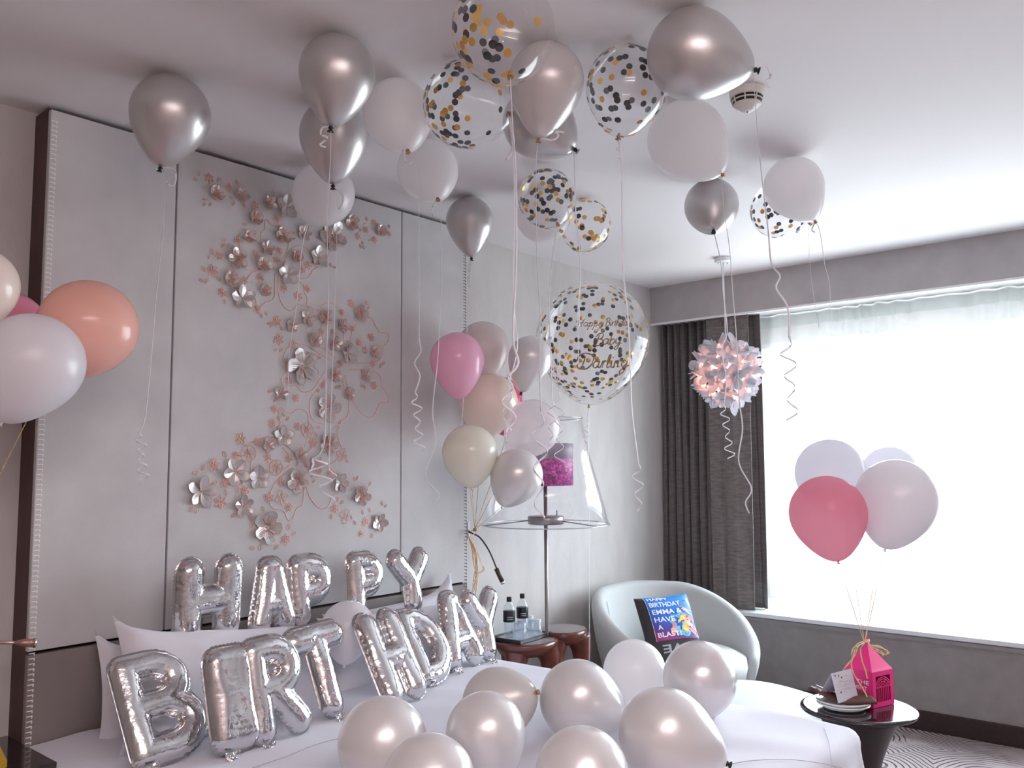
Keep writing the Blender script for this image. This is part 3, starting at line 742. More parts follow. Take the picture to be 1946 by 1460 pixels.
ribbon(r_, K, [(1044, 560), (1048, 700), (1050, 760)], ((1046, 850), 3, 7))
r_, K, *_ = balloon(CN, 'clear balloon with mostly gold confetti, right behind the middle one', (1113, 427), 49, (1100, 472), M_clear, ceiling=True, group=CG, cat='confetti balloon', conf=dict(n=70, seed=41, mix=(.36, .6), rr=0.0125))
ribbon(r_, K, [(1102, 520), (1101, 620)], None, w=0.005)
r_, K, *_ = balloon(CN, 'clear confetti balloon half behind the farthest right white balloon', (1480, 398), 54, (1530, 421), M_clear, ceiling=True, group=CG, cat='confetti balloon', conf=dict(n=60, seed=51, mix=(.45, .25), kind_of='low', rr=0.0115))
ribbon(r_, K, [(1538, 490), (1546, 560), (1557, 625)], None)

# giant printed bubble balloon
r_, K, GC, GR = balloon('giant_confetti_balloon', 'giant clear confetti balloon with gold birthday lettering beside the curtain', (1126, 644), 108.5, (1119, 770), M_clear, t=4.72, knot='g', cat='confetti balloon', L=1.18, conf=dict(n=300, seed=77, mix=(.5, .36), rr=0.0125, holes=((1090, 600, 1205, 628), (1125, 630, 1185, 662), (1090, 662, 1210, 708))))
flo = vplane(1120, 1258, K); 
ribbon(r_, K, [(1118, 860), (1119, 1000), (1120, 1150), (1120, 1262)], None, w=0.005)
ribbon(r_, K, [(1116, 800)], ((1114, 908), 5, 5), name='ribbon_curl')
# handwriting as strokes on the balloon's surface; glyphs in units of the small-letter height
GLY = {
 'a': ('.75,.75 .45,1 .1,.75 .05,.3 .35,0 .7,.35 .8,.95|.8,.95 .72,.3 .85,0 1.1,.2', 1.0), 'p': ('0,.6 .2,1 .15,0 .02,-.9|.15,.6 .45,1 .75,.7 .6,.15 .2,.1', .95),
 'y': ('.05,1 .1,.3 .4,.1 .7,.5|.8,1 .7,0 .5,-.85 .1,-.8 .3,-.3 1,.2', 1.05), 'i': ('.1,.9 .12,.2 .3,0 .5,.2|.15,1.35 .2,1.42', .45), 'r': ('.05,.2 .25,1 .3,0|.3,.5 .45,.95 .7,.9', .75),
 't': ('.25,1.6 .2,.3 .35,0 .6,.2|0,1.05 .5,1.1', .6), 'h': ('0,0 .1,1 .25,1.8 .3,1.9 .12,.1|.15,.5 .45,1 .6,.6 .6,.1 .85,.15', .95), 'd': ('.7,.75 .4,1 .1,.7 .08,.25 .4,0 .7,.4|.85,1.9 .72,.4 .85,0 1.1,.2', 1.05),
 'b': ('.1,1.9 .1,.1 .4,0 .7,.4 .5,.95 .15,.7', .85), 'l': ('.1,.2 .35,1.4 .3,1.85 .12,1.5 .1,.3 .3,0 .5,.2', .55), 'n': ('.05,1 .08,0|.1,.6 .4,1 .55,.7 .55,.1 .8,.15', .9), 'g': ('.75,.75 .4,1 .1,.6 .3,.1 .7,.5|.8,1 .7,-.2 .4,-.9 .05,-.6 .5,-.1 1.1,.25', 1.1),
 'H': ('-.5,.9 -.2,1.4 .1,1.3 .15,.4 -.1,-.2 -.5,.1|1.1,1.9 .8,1.2 .7,.2 .95,-.1|-.1,.8 .5,.85 1.1,1.0', 1.15), 'B': ('.2,1.7 .15,.8 .05,-.1|-.3,1.3 .2,1.9 .8,1.8 .7,1.1 .25,.95|.25,.95 .9,.8 .9,.1 .3,-.2 -.2,.1', 1.05),
 'D': ('.3,1.7 .25,.8 .1,0|-.7,1.0 -.5,1.8 .3,2.1 1.3,1.7 1.4,.6 .8,-.1 .1,-.1 -.5,.3 -.3,.7', 1.55)}
def onsphere(u, v):
    d = ray(u, v).normalized(); oc = CAM - GC; b = oc.dot(d); c_ = oc.dot(oc) - (GR * 1.004) ** 2
    s = -b - math.sqrt(max(0, b * b - c_)); return CAM + d * s
def script_line(txt, x0, y0, xh, slope, adv, thick):
    parts = []; x = 0
    for ch in txt:
        if ch == ' ': x += .8; continue
        st, wd_ = GLY[ch]
        for s in st.split('|'):
            pp = [tuple(float(q) for q in a.split(',')) for a in s.split()]
            pts = [onsphere(x0 + (x + px + py * .22) * adv, y0 - py * xh + (x + px) * adv * slope) for px, py in pp]
            path = smooth_path(pts, 4)
            rs = [thick * (0.55 + 0.6 * abs(math.sin(i * .42))) for i in range(len(path))]
            parts.append(tube(path, rs, 5))
        x += wd_
    return join(*parts)
make('lettering', script_line('Happy', 1097, 620, 7.5, .02, 9.8, .0022), M_goldtext, r_, label='gold handwriting that reads Happy')
make('lettering', script_line('Birthday', 1151, 619, 7.5, -.0, 7.0, .0022), M_goldtext, r_, label='gold handwriting that reads Birthday')
make('lettering', script_line('Baby', 1132, 655, 11, -.02, 12.5, .0032), M_goldtext, r_, label='gold handwriting that reads Baby')
make('lettering', script_line('Darling', 1103, 700, 13.5, -.02, 14.5, .0038), M_goldtext, r_, label='gold handwriting that reads Darling')

# ---------------------------------------------------------------- balloon bunches
def string(root, K, pts, rad=0.0016, mat=None, name='string'):
    return make(name, tube(smooth_path([K] + [V(p) for p in pts], 6), rad, 5), mat or M_raffia, root, origin=K)
TIE = V((-2.168, -0.19, 1.245))
GB = 'latex balloons tied to the reading lamp'
def bunch(label, c, r, k, mat, t, knot='s', **kw):
    root, K, C, R = balloon('bunch_balloon', label, c, r, k, mat, t=t, knot=knot, group=GB, **kw)
    mid = (K + TIE) / 2 + V((0, 0, 0.0))
    string(root, K, [mid, TIE])
    return root, K
bunch('pastel pink balloon, the brightest of the bunch beside the headboard', (869, 683), 51.5, (872, 759), M_lpink, 4.15)
bunch('greige balloon at the back top of the bunch tied to the reading lamp', (918, 661), 50, (922, 735), M_greige, 4.45)
bunch('silver balloon with a black knot in the bunch, touching the giant confetti balloon', (1008, 680), 42, (989, 753), M_pearl_s, 4.28, knot='d')
bunch('hot pink balloon mostly hidden behind the cream one in the bunch', (946, 762), 47, (965, 828), M_hot, 4.76)
bunch('cream balloon in the middle of the bunch tied to the reading lamp', (929, 764), 55, (916, 838), M_cream, 4.42)
bunch('ivory balloon, lowest left of the bunch beside the headboard', (893, 860), 53, (897, 925), M_ivory, 4.05)
bunch('milky clear balloon hanging in front of the glass lamp shade', (1012, 812), 53, (975, 866), M_milky, 4.26)
bunch('pearl silver balloon low in the bunch, in front of the glass lamp shade', (982, 903), 50, (956, 960), M_pearl_s, 4.06)
GR2 = 'latex balloons floating above the pink gift box'
BT = atz(1643, 1340, .62); BT = V((BT.x, BT.y, 0)); 
boxT = 3.40
def rb(label, c, r, k, mat, t, knot='s'):
    root, K, C, R = balloon('gift_balloon', label, c, r, k, mat, t=t, knot=knot, group=GR2)
    e = at(1643, 1224, boxT)
    string(root, K, [(K + e) / 2, e], 0.0014)
rb('rose pink balloon, front left of the bunch above the pink gift box', (1573, 976), 71, (1590, 1055), M_rose, 3.15)
rb('lavender white balloon, largest and front right above the pink gift box', (1704, 949), 75.5, (1683, 1040), M_white2, 3.2)
rb('white balloon behind the rose pink one above the gift box', (1578, 900), 65, (1606, 985), M_whiteb, 3.5)
rb('white balloon peeking out behind the lavender white one above the gift box', (1692, 903), 53.5, (1680, 975), M_whiteb, 3.62)
GL = 'latex balloons at the left edge above the bedside cabinet'
LT = at(-70, 1040, 2.75)
def lb(label, c, r, k, mat, t, knot='s'):
    root, K, C, R = balloon('corner_balloon', label, c, r, k, mat, t=t, knot=knot, group=GL, L=1.3)
    string(root, K, [(K * .5 + LT * .5), LT])
lb('peach balloon, rightmost of the bunch at the left edge', (168, 622), 89, (92, 716), M_peach, 2.75)
lb('lavender white balloon, lowest front one of the bunch at the left edge', (60, 690), 94, (8, 792), M_white2, 2.5)
lb('cream balloon cut by the left edge of the photo, topmost of its bunch', (-42, 541), 71, (-40, 640), M_cream, 2.42)
lb('deep pink balloon mostly hidden between cream and white at the left edge', (8, 628), 76, (0, 730), M_pink, 2.86)

# ---------------------------------------------------------------- balloons lying on the bed
BED = 0.668
GBd = 'balloons lying on the white duvet'
def bb(label, c, r, k, mat, knot='g', sign=-1, L=None, lift=0.0):
    return balloon('bed_balloon', label, c, r, k, mat, bed=BED + lift, knot=knot, sign=sign, group=GBd, L=L)
bb('pearl grey balloon on the bed in front of the letter T, leftmost there', (727, 1411), 84, (760, 1500), M_pearl_s)
bb('pearl grey balloon at the bottom edge, overlapping the leftmost bed balloon', (815, 1487), 88, (820, 1600), M_pearl_s)
bb('pearl grey upright balloon on the bed, front of the one with a gold knot', (923, 1393), 75.5, (945, 1500), M_pearl_s)
bb('cream white balloon on the bed with a gold knot pointing right', (945, 1337), 67, (1018, 1317), P('pearl_cream_latex', (0.76, 0.73, 0.71), 0.28, 0.15, transl=0.2), L=1.32, sign=-1)
bb('silver pearl balloon in the middle of the bed, pointing right', (1098, 1329), 73, (1190, 1368), M_pearl_s, knot='d')
bb('white balloon on the bed nearest the armchair, left of its neighbour', (1206, 1277), 59.5, (1216, 1360), M_white)
bb('pearl balloon on the far side of the bed, below the birthday cushion', (1330, 1289), 69, (1300, 1378), P('pearl_white_latex', (0.77, 0.75, 0.76), 0.26, 0.35, coat=0.3))
bb('big silver pearl balloon on the bed with a black knot at its lower right', (1263, 1397), 87, (1378, 1450), M_pearl_s, knot='d')
bb('silver pearl balloon at the bottom edge right of the middle of the bed', (1106, 1474), 89, (1120, 1590), M_pearl_s, knot='d')
# ---------------------------------------------------------------- bed
BX0, BX1, BY0, BY1 = -4.335, -2.405, -2.205, -0.15
BZ = 0.66
bd = empty('bed', ((BX0 + BX1) / 2, (BY0 + BY1) / 2, 0), 'large white hotel bed covered with a smooth white duvet', 'bed')
bevel(make('bed_base', box(BX0 + .06, BX1 - .06, BY0 + .06, BY1, 0.0, 0.30), M_cush, bd, smooth=False), 0.01)
bevel(make('mattress', box(BX0 + .03, BX1 - .03, BY0 + .03, BY1, 0.30, 0.60), M_bedlinen, bd, smooth=False), 0.05, 4)
import mathutils.noise as mnoise
def duvet(u, v):
    # unfolded sheet: from the headboard to past the foot, wrapped over three sides
    ov = 0.46
    X = BX0 - ov + u * (BX1 - BX0 + 2 * ov); Y = BY1 - v * (BY1 - BY0 + ov)
    dx = max(BX0 - X, X - BX1, 0); sx = -1 if X < BX0 else 1; dy = max(BY0 - Y, 0)
    x = min(max(X, BX0), BX1); y = max(Y, BY0)
    wr = 0.010 * mnoise.noise(V((X * 2.3, Y * 2.6, 1))) + 0.006 * mnoise.noise(V((X * 6 + Y * 3, Y * 2, 5)))
    wr += 0.005 * math.exp(-((Y + 1.45 + .2 * X + .55) * 14) ** 2)
    z = BZ + wr
    d = max(dx, dy)
    R = 0.055
    if d > 0:
        a = min(d / R, math.pi / 2)
        down = R * (1 - math.cos(a)) + max(0, d - R * math.pi / 2)
        outw = R * math.sin(a)
        fold = 0.022 * math.sin((X if dy > dx else Y) * 19) * min(1, max(0, d - .05) / .25)
        if dx > 0 and dy > 0:
            n = V((dx * sx, -dy, 0)).normalized()
            x += n.x * (outw + fold); y += n.y * (outw + fold)
        elif dx > 0: x += sx * (outw + fold)
        else: y -= outw + fold
        z -= down
    return V((x, y, z))
make('duvet', gridmesh(duvet, 150, 140), M_bedlinen, bd)
# fine seams in the linen
def onbed(u, v): p = atz(u, v, BZ + .006); return V((p.x, p.y, BZ + 0.004 + 0.010 * mnoise.noise(V((p.x * 2.3, p.y * 2.6, 1))) + 0.006 * mnoise.noise(V((p.x * 6 + p.y * 3, p.y * 2, 5))) + 0.005 * math.exp(-((p.y + 1.45 + .2 * p.x + .55) * 14) ** 2)))
M_seam = P('seam_grey', (0.42, 0.41, 0.44), 0.8)
make('seam', tube(smooth_path([onbed(*p) for p in ((1380, 1456), (1430, 1447), (1500, 1444), (1560, 1452), (1600, 1462))], 8), 0.0011, 4), M_seam, bd)
make('seam', tube(smooth_path([onbed(*p) for p in ((1565, 1378), (1574, 1405), (1579, 1440), (1580, 1459))], 8), 0.0011, 4), M_seam, bd)
make('seam', tube(smooth_path([onbed(*p) for p in ((480, 1459), (540, 1440), (600, 1418), (650, 1402))], 8), 0.0011, 4), M_seam, bd)

# ---------------------------------------------------------------- pillows
def pillow(label, cx, cy, cz, w, h, th, tilt, yaw=0, roll=0, seed=1, flange=0.0, ears=1.0, horn=0.0, hornl=0.0):
    X = V((math.cos(yaw), math.sin(yaw), 0)); back = V((-math.sin(yaw), math.cos(yaw), 0))
    Yv = (back * math.sin(tilt) + V((0, 0, 1)) * math.cos(tilt)); Z = X.cross(Yv)
    X2 = X * math.cos(roll) + Yv * math.sin(roll); Y2 = Yv * math.cos(roll) - X * math.sin(roll)
    Cn = V((cx, cy, cz))
    def f(sgn):
        def g(u, v):
            a, b = u * 2 - 1, v * 2 - 1
            pinch = 1 - 0.10 * (1 - abs(a) ** 3) * abs(b) ** 2 * ears
            pinch2 = 1 - 0.07 * (1 - abs(b) ** 3) * abs(a) ** 2 * ears
            t_ = max(0, (1 - a ** 4) * (1 - b ** 4)) ** 0.45 * th / 2
            wr = 0.016 * mnoise.noise(V((a * 2.2 + seed, b * 2.2, seed * 3.1))) * (1 if t_ > 0 else 0) + 0.007 * mnoise.noise(V((a * 6, b * 5 + seed, 2)))
            return Cn + X2 * (a * w / 2 * pinch2) + Y2 * (b * h / 2 * pinch) + Z * (sgn * (t_ + wr * min(1, t_ / (th * .2 + 1e-6)))) + Y2 * (horn * max(0, a) ** 5 * max(0, b) ** 2 + hornl * max(0, -a) ** 8 * max(0, b) ** 3)
        return g
    a = gridmesh(f(1), 42, 30); b = gridmesh(f(-1), 42, 30)
    b = (b[0], [tuple(reversed(q)) for q in b[1]])
    root = empty('pillow', Cn, label, 'pillow', 'white bed pillows leaning on the headboard')
    make('pillow_case', join(a, b), M_pillow, root)
    return root, Cn, X2, Y2, Z
pr_ = pillow('large white pillow, front left, behind the letters B I R T', -3.74, -0.44, 0.80, 0.90, 0.42, 0.17, math.radians(24), 0.0, math.radians(-6.5), 2, hornl=.05)
pillow('large white pillow, front right, behind the letters D A Y', -2.86, -0.36, 0.775, 0.84, 0.34, 0.14, math.radians(22), 0.0, math.radians(-2), 5)
pillow('white pillow at the back left, below the letters H A P', -3.735, -0.25, 0.765, 0.90, 0.36, 0.14, math.radians(8), 0, math.radians(-2), 7, hornl=.07)
pillow('white pillow at back right, its pointed corner behind the upper letter Y', -2.76, -0.24, 0.78, 0.84, 0.36, 0.12, math.radians(10), 0.0, math.radians(2), 9, ears=1.5, horn=.09)
r_, K, *_ = balloon('round_balloon', 'white wrinkled balloon wedged between the two rows of letters', (661, 1194), 51, (655, 1255), M_white2, t=3.52, knot='s', L=1.32)

# ---------------------------------------------------------------- foil letter balloons
def arc(cx, cy, rx, ry, a0, a1, n=10):
    return [(cx + rx * math.cos(math.radians(a0 + (a1 - a0) * i / n)), cy + ry * math.sin(math.radians(a0 + (a1 - a0) * i / n))) for i in range(n + 1)]
# strokes in a unit cell: x 0..1 across, y 0..1 up
LET = {
 'H': [[(0, 0), (0, 1)], [(1, 0), (1, 1)], [(0, .47), (1, .47)]],
 'A': [[(0, 0), (.42, 1)], [(1, 0), (.58, 1)], [(.42, 1), (.58, 1)], [(.2, .30), (.8, .30)]],
 'P': [[(0, 0), (0, 1)], [(0, 1), (.45, 1)] + arc(.45, .72, .5, .28, 90, -90) + [(0, .44)]],
 'Y': [[(0, 1), (.5, .48)], [(1, 1), (.5, .48)], [(.5, .48), (.5, 0)]],
 'B': [[(0, 0), (0, 1)], [(0, 1), (.45, 1)] + arc(.45, .76, .43, .24, 90, -90) + [(0, .52)], [(0, .52), (.5, .52)] + arc(.5, .26, .5, .26, 90, -90) + [(0, 0)]],
 'I': [[(0, 0), (0, 1)], [(1, 0), (1, 1)]] + [[(0, k / 12), (1, k / 12)] for k in range(13)],
 'R': [[(0, 0), (0, 1)], [(0, 1), (.45, 1)] + arc(.45, .75, .48, .25, 90, -90) + [(0, .5)], [(.42, .48), (1, 0)]],
 'T': [[(0, 1), (1, 1)], [(.5, 1), (.5, 0)]],
 'D': [[(0, 0), (0, 1)], [(0, 1), (.3, 1)] + arc(.3, .5, .7, .5, 90, -90) + [(0, 0)]],
}
def foil_letter(ch, label, base, W, Hh, tilt, roll=0.0, yaw=0.0, sw=0.055, seed=0, group=None, squash=0.82):
    """letter standing on `base` (bottom centre), leaning back by tilt"""
    strokes = LET[ch]
    w = sw
    iw, ih = W - 2 * w, Hh - 2 * w
    segs = []; acc = 0
    for s in strokes:
        pts = [((x - .5) * iw, w + y * ih) for x, y in s]
        for a, b in zip(pts, pts[1:]):
            l = math.hypot(b[0] - a[0], b[1] - a[1])
            if l < 1e-6: continue
            segs.append((a, b, l, acc)); acc += l
        acc += 1.7
    fl = 0.0075
    cell = 0.0052
    nx = int((W + 4 * fl) / cell) + 2; ny = int((Hh + 4 * fl) / cell) + 2
    ox, oy = -W / 2 - 2 * fl, -2 * fl
    def field(x, y):
        best = 9; ps = 0; pang = 0
        for a, b, l, ac in segs:
            t = ((x - a[0]) * (b[0] - a[0]) + (y - a[1]) * (b[1] - a[1])) / (l * l)
            t = min(1, max(0, t))
            dx = x - a[0] - t * (b[0] - a[0]); dy = y - a[1] - t * (b[1] - a[1])
            d = math.hypot(dx, dy)
            if d < best: best = d; ps = ac + t * l; pang = math.atan2(dy, dx)
        return best, ps, pang
    F_ = {}
    def val(i, j):
        if (i, j) not in F_: F_[(i, j)] = field(ox + i * cell, oy + j * cell)
        return F_[(i, j)]
    lim = w + fl
    idx = {}; vs = []; fs = []
    def vert(i, j):
        if (i, j) in idx: return idx[(i, j)]
        x, y = ox + i * cell, oy + j * cell
        d, s, pg = val(i, j)
        scal = lim + 0.0026 * math.sin(x * 430) * math.sin(y * 430 + 1)
        if d > scal:                  # pull onto the seam's rim
            e = 0.0015
            gx = (field(x + e, y)[0] - d) / e; gy = (field(x, y + e)[0] - d) / e
            g2 = max(1e-6, gx * gx + gy * gy); k = (d - scal) / g2
            x -= gx * min(k, cell * 1.2); y -= gy * min(k, cell * 1.2); d = scal; h = 0.0004
        elif d > w: h = 0.0005
        else:
            q = d / w
            # foil puckers run across the stroke and deepen towards the seam
            puck = 1 - 0.22 * (q ** 7) * abs(math.sin(s * 110 + pg * 2.0 + seed)) - 0.025 * q * math.sin(s * 31 + seed * 2)
            fac = math.sqrt(max(0, 1 - q * q)) ** 0.95
            h = w * squash * fac * puck * (1 + 0.06 * math.sin(x * 37 + seed) * math.cos(y * 29 + seed)) + 0.0005
        n = len(vs)
        vs.append((x, y, h)); vs.append((x, y, -h)); idx[(i, j)] = n
        return n
    edges = {}; mi = []
    for i in range(nx - 1):
        for j in range(ny - 1):
            c4 = [(i, j), (i + 1, j), (i + 1, j + 1), (i, j + 1)]
            ds = [val(*c)[0] for c in c4]
            if min(ds) < lim and max(ds) < lim + cell * 1.15:
                q = [vert(*c) for c in c4]
                fs.append(tuple(q)); fs.append(tuple(k + 1 for k in reversed(q))); mi += [1 if sum(ds) / 4 > w * 0.99 else 0] * 2
                for a, b in zip(q, q[1:] + q[:1]):
                    if (b, a) in edges: del edges[(b, a)]
                    else: edges[(a, b)] = 1
    for a, b in edges: fs.append((b, a, a + 1, b + 1)); mi.append(1)
    X = V((math.cos(yaw), math.sin(yaw), 0)); bk = V((-math.sin(yaw), math.cos(yaw), 0))
    Yv = bk * math.sin(tilt) + V((0, 0, 1)) * math.cos(tilt)
    X2 = X * math.cos(roll) + Yv * math.sin(roll); Y2 = Yv * math.cos(roll) - X * math.sin(roll)
    Z = X2.cross(Y2)
    B = V(base) + V((0, 0, 0.008))
    Mx = frame(B, X2, Y2, Z)
    root = empty('foil_letter_balloon', B, label, 'letter balloon', group)
    o = make('foil_body', ([Mx @ V(v) for v in vs], fs, mi), [M_foil, M_seamfoil], root)
    rn = random.Random(seed + 9)
    a = strokes[0][0]
    tx = (a[0] - .5) * iw if ch not in 'YT' else 0.0
    tv, tf = [], []
    # crumpled filling tab under the letter
    def tabf(u, v): return Mx @ V((tx + (u - .5) * 0.05 * (1 - .35 * v) + rn.uniform(-.003, .003), 0.004 - v * 0.028, 0.03 + rn.uniform(-.008, .008) * (v > 0)))
    t_ = make('filling_tab', gridmesh(tabf, 10, 5), M_foil, root, smooth=False)
    return root
import mathutils
GH = 'upper row of silver foil letters'; GBi = 'lower row of silver foil letters'
rad = math.radians
# lower row standing on the duvet: bottom-centre pixel, width, height, lean
def low(ch, label, b, W, h, tilt, seed, roll=0, yaw=0, sw=.05, z=BZ + .002, sq=.82):
    P_ = atz(b[0], b[1], z); foil_letter(ch, label, P_, W, h, rad(tilt), rad(roll), rad(yaw), sw, seed, GBi, sq)
low('B', 'silver foil letter B, first of the lower row', (335, 1447), .275, .36, 30, 1, roll=3, sw=.044)
low('I', 'silver foil letter I, second of the lower row', (452, 1432), .175, .335, 16, 2, sw=.052, sq=.85)
low('R', 'silver foil letter R, third of the lower row', (538, 1408), .235, .345, 14, 3, roll=2, sw=.046)
low('T', 'silver foil letter T, fourth of the lower row', (636, 1366), .27, .345, 22, 4, roll=4, sw=.049)
low('H', 'silver foil letter H, in the lower row between T and D', (775, 1338), .23, .385, 32, 5, roll=2, sw=.052)
low('D', 'silver foil letter D, in the lower row between H and A', (838, 1300), .24, .35, 36, 6, roll=-2, sw=.046)
low('A', 'silver foil letter A, next to last of the lower row', (886, 1272), .25, .355, 22, 7, sw=.050)
low('Y', 'silver foil letter Y, last of the lower row', (930, 1258), .25, .335, 14, 8, sw=.050)
def top(ch, label, b, W, h, tilt, seed, roll=0, yaw=0, sw=.045, y=-.36):
    P_ = aty(b[0], b[1], y); foil_letter(ch, label, P_, W, h, rad(tilt), rad(roll), rad(yaw), sw, seed, GH)
top('H', 'silver foil letter H, first of the upper row', (392, 1222), .265, .31, -2, 11, sw=.053)
top('A', 'silver foil letter A, second of the upper row', (520, 1208), .215, .30, 8, 12, sw=.048)
top('P', 'silver foil letter P, third of the upper row, left of the gap', (594, 1192), .22, .29, 6, 13, sw=.049)
top('P', 'silver foil letter P, fourth of the upper row, right of the gap', (697, 1172), .21, .275, 5, 14, sw=.049)
top('Y', 'silver foil letter Y, last of the upper row, against the headboard', (788, 1168), .25, .295, 12, 15, sw=.050)
# ---------------------------------------------------------------- reading lamps
rl = empty('reading_lamp', (-2.166, -HD, 1.235), 'thin bronze swan-neck reading lamp on the right edge of the headboard', 'reading lamp')
bevel(make('wall_plate', box(-2.172, -2.156, -HD - .004, -HD + .02, 1.19, 1.285), P('lamp_plate_white', (0.7, 0.7, 0.7), 0.4), rl, smooth=False), 0.002)
arm = [V((-2.165, -HD - .005, 1.235)), aty(893, 1012, -.17), aty(912, 1022, -.20), aty(930, 1048, -.23), aty(942, 1076, -.25), aty(945, 1084, -.255)]
make('flexible_arm', tube(smooth_path(arm, 8), 0.0045, 10), M_brownmetal, rl)
a, b = aty(943, 1081, -.253), aty(954, 1105, -.27)
make('lamp_head', tube([a, b], 0.0125, 20), M_brownmetal, rl)
make('lens', tube([b, b + (b - a).normalized() * .014], 0.0122, 20), M_chrome, rl)
l2 = empty('reading_lamp', V((-4.48, -0.30, 1.03)), 'copper-brown reading lamp head reaching in from the left edge, above the bedside cabinet', 'reading lamp')
p0, p1, p2, p3 = aty(-160, 1210, -.22), aty(-10, 1221, -.28), aty(30, 1222, -.29), aty(64, 1222, -.30)
make('flexible_arm', tube([V((-4.6, -0.005, 1.10)), p0, p1, p2], 0.0055, 10), M_coppermetal, l2)
make('lamp_head', tube([p2, p2 * .5 + p3 * .5, p3], [0.007, 0.0125, 0.0145], 20), M_coppermetal, l2)
make('lens', tube([p3, p3 + (p3 - p2).normalized() * .006], [0.0165, 0.0165], 20), M_chrome, l2)
# loose raffia ends hanging from the knot
rt = empty('raffia_bundle', TIE, 'loose yellow raffia ends hanging from the balloon knot at the reading lamp', 'ribbon')
rnd = random.Random(2)
for k in range(9):
    e = [(890, 1016), (899 + rnd.uniform(-3, 3), 1042), (903 + rnd.uniform(-4, 4), 1068), (905 + rnd.uniform(-5, 6), 1095), (901 + rnd.uniform(-4, 4), 1118 + rnd.uniform(-12, 16))]
    pts = smooth_path([TIE] + [vplane(u, v, TIE) for u, v in e], 5)
    make('raffia_strand', strip(pts, 0.004, lambda i, d: RT + FW * math.sin(k), 0.0004), M_raffia, rt)
for k in range(3):
    e = [(900, 1030), (912, 1062 + 3 * k), (918 + 2 * k, 1082), (908, 1088 + k), (899, 1074)]
    pts = smooth_path([TIE] + [vplane(u, v, TIE + FW * -.01 * k) for u, v in e], 6)
    make('raffia_loop', strip(pts, 0.0035, lambda i, d: RT + FW * math.sin(k), 0.0004), M_raffia, rt)
make('raffia_knot', lathe([(0, .012), (.010, .006), (.012, 0), (.009, -.008), (0, -.012)], 12, TIE), M_knot_g, rt)

# ---------------------------------------------------------------- bedside cabinet at the left edge
nt_ = empty('bedside_cabinet', (-4.70, -.30, 0), 'black bedside cabinet in the dark lower left corner', 'cabinet')
bevel(make('body', box(-5.02, -4.372, -.40, -.005, .04, .645), M_blacktab, nt_, smooth=False), 0.004)
bevel(make('top', box(-5.03, -4.366, -.42, -.003, .645, .668), M_blacktab, nt_, smooth=False), 0.004)
dr = bevel(make('drawer', box(-5.0, -4.39, -.412, -.40, .36, .62), M_blacktab, nt_, smooth=False), 0.003)
make('handle', tube([V((-4.8, -.43, .5)), V((-4.6, -.43, .5))], .006, 8), M_steel, dr)
yc = [atz(-34, 1420, .67), atz(-2, 1428, .67), atz(13, 1458, .67), atz(-16, 1476, .67)]
n_ = 4
o = make('card', ([p for p in yc] + [p + V((0, 0, .02)) for p in yc], [(3, 2, 1, 0), (4, 5, 6, 7), (0, 1, 5, 4), (1, 2, 6, 5), (2, 3, 7, 6), (3, 0, 4, 7)]), M_yellow, smooth=False, origin=yc[0])
tag(o, 'small yellow card box on the black bedside cabinet, cut by the left edge', 'box')

# ---------------------------------------------------------------- twin wooden bedside tables
def side_table(label, c, R, z, ang, notch=None):
    t = empty('side_table', (c[0], c[1], 0), label, 'side table', 'nesting red-brown wooden side tables')
    def rim(a):
        r = R * (1 + 0.05 * math.cos(2 * a + ang))
        if notch is not None:
            d = (a - notch + math.pi) % (2 * math.pi) - math.pi
            r *= 1 - 0.22 * math.exp(-(d / .45) ** 2)
        return r
    prof = [(0.0, 0.0), (0.90, 0.0), (0.97, -0.002), (1.0, -0.008), (1.0, -0.026), (0.97, -0.036), (0.86, -0.052), (0.80, -0.072), (0.0, -0.072)]
    n = 56; vs = []; fs = []
    for s, dz in prof:
        for k in range(n):
            a = 2 * math.pi * k / n; vs.append(V((c[0] + rim(a) * s * math.cos(a), c[1] + rim(a) * s * math.sin(a), z + dz)))
    for i in range(len(prof) - 1):
        for k in range(n):
            p, q = i * n + k, i * n + (k + 1) % n; fs.append((p, p + n, q + n, q))
    mi = [0 if i < 1 else 1 for i in range(len(prof) - 1) for k in range(n)]
    make('table_top', (vs, fs, mi), [M_tabletop, M_redwood], t)
    for k in range(3):
        a = ang + k * 2.094
        p = [V((c[0] + R * f * math.cos(a), c[1] + R * f * math.sin(a), zz)) for f, zz in ((.60, z - .05), (.72, z - .12), (.70, z - .25), (.66, z - .42), (.72, .10), (.78, 0.0))]
        make('leg', tube(smooth_path(p, 5), [.075 - .032 * min(1, i / 8) - (.008 if i > 12 else 0) for i in range(26)], 14), M_redwood, t)
    return t
ct1 = atz(998, 1213, .655); ct2 = atz(1070, 1194, .675)
side_table('red-brown wooden side table carrying the tray of bottles and glasses', ct1, .185, .655, -0.75)
side_table('taller red-brown wooden side table with nothing on it, beside the armchair', ct2, .14, .675, -.9)
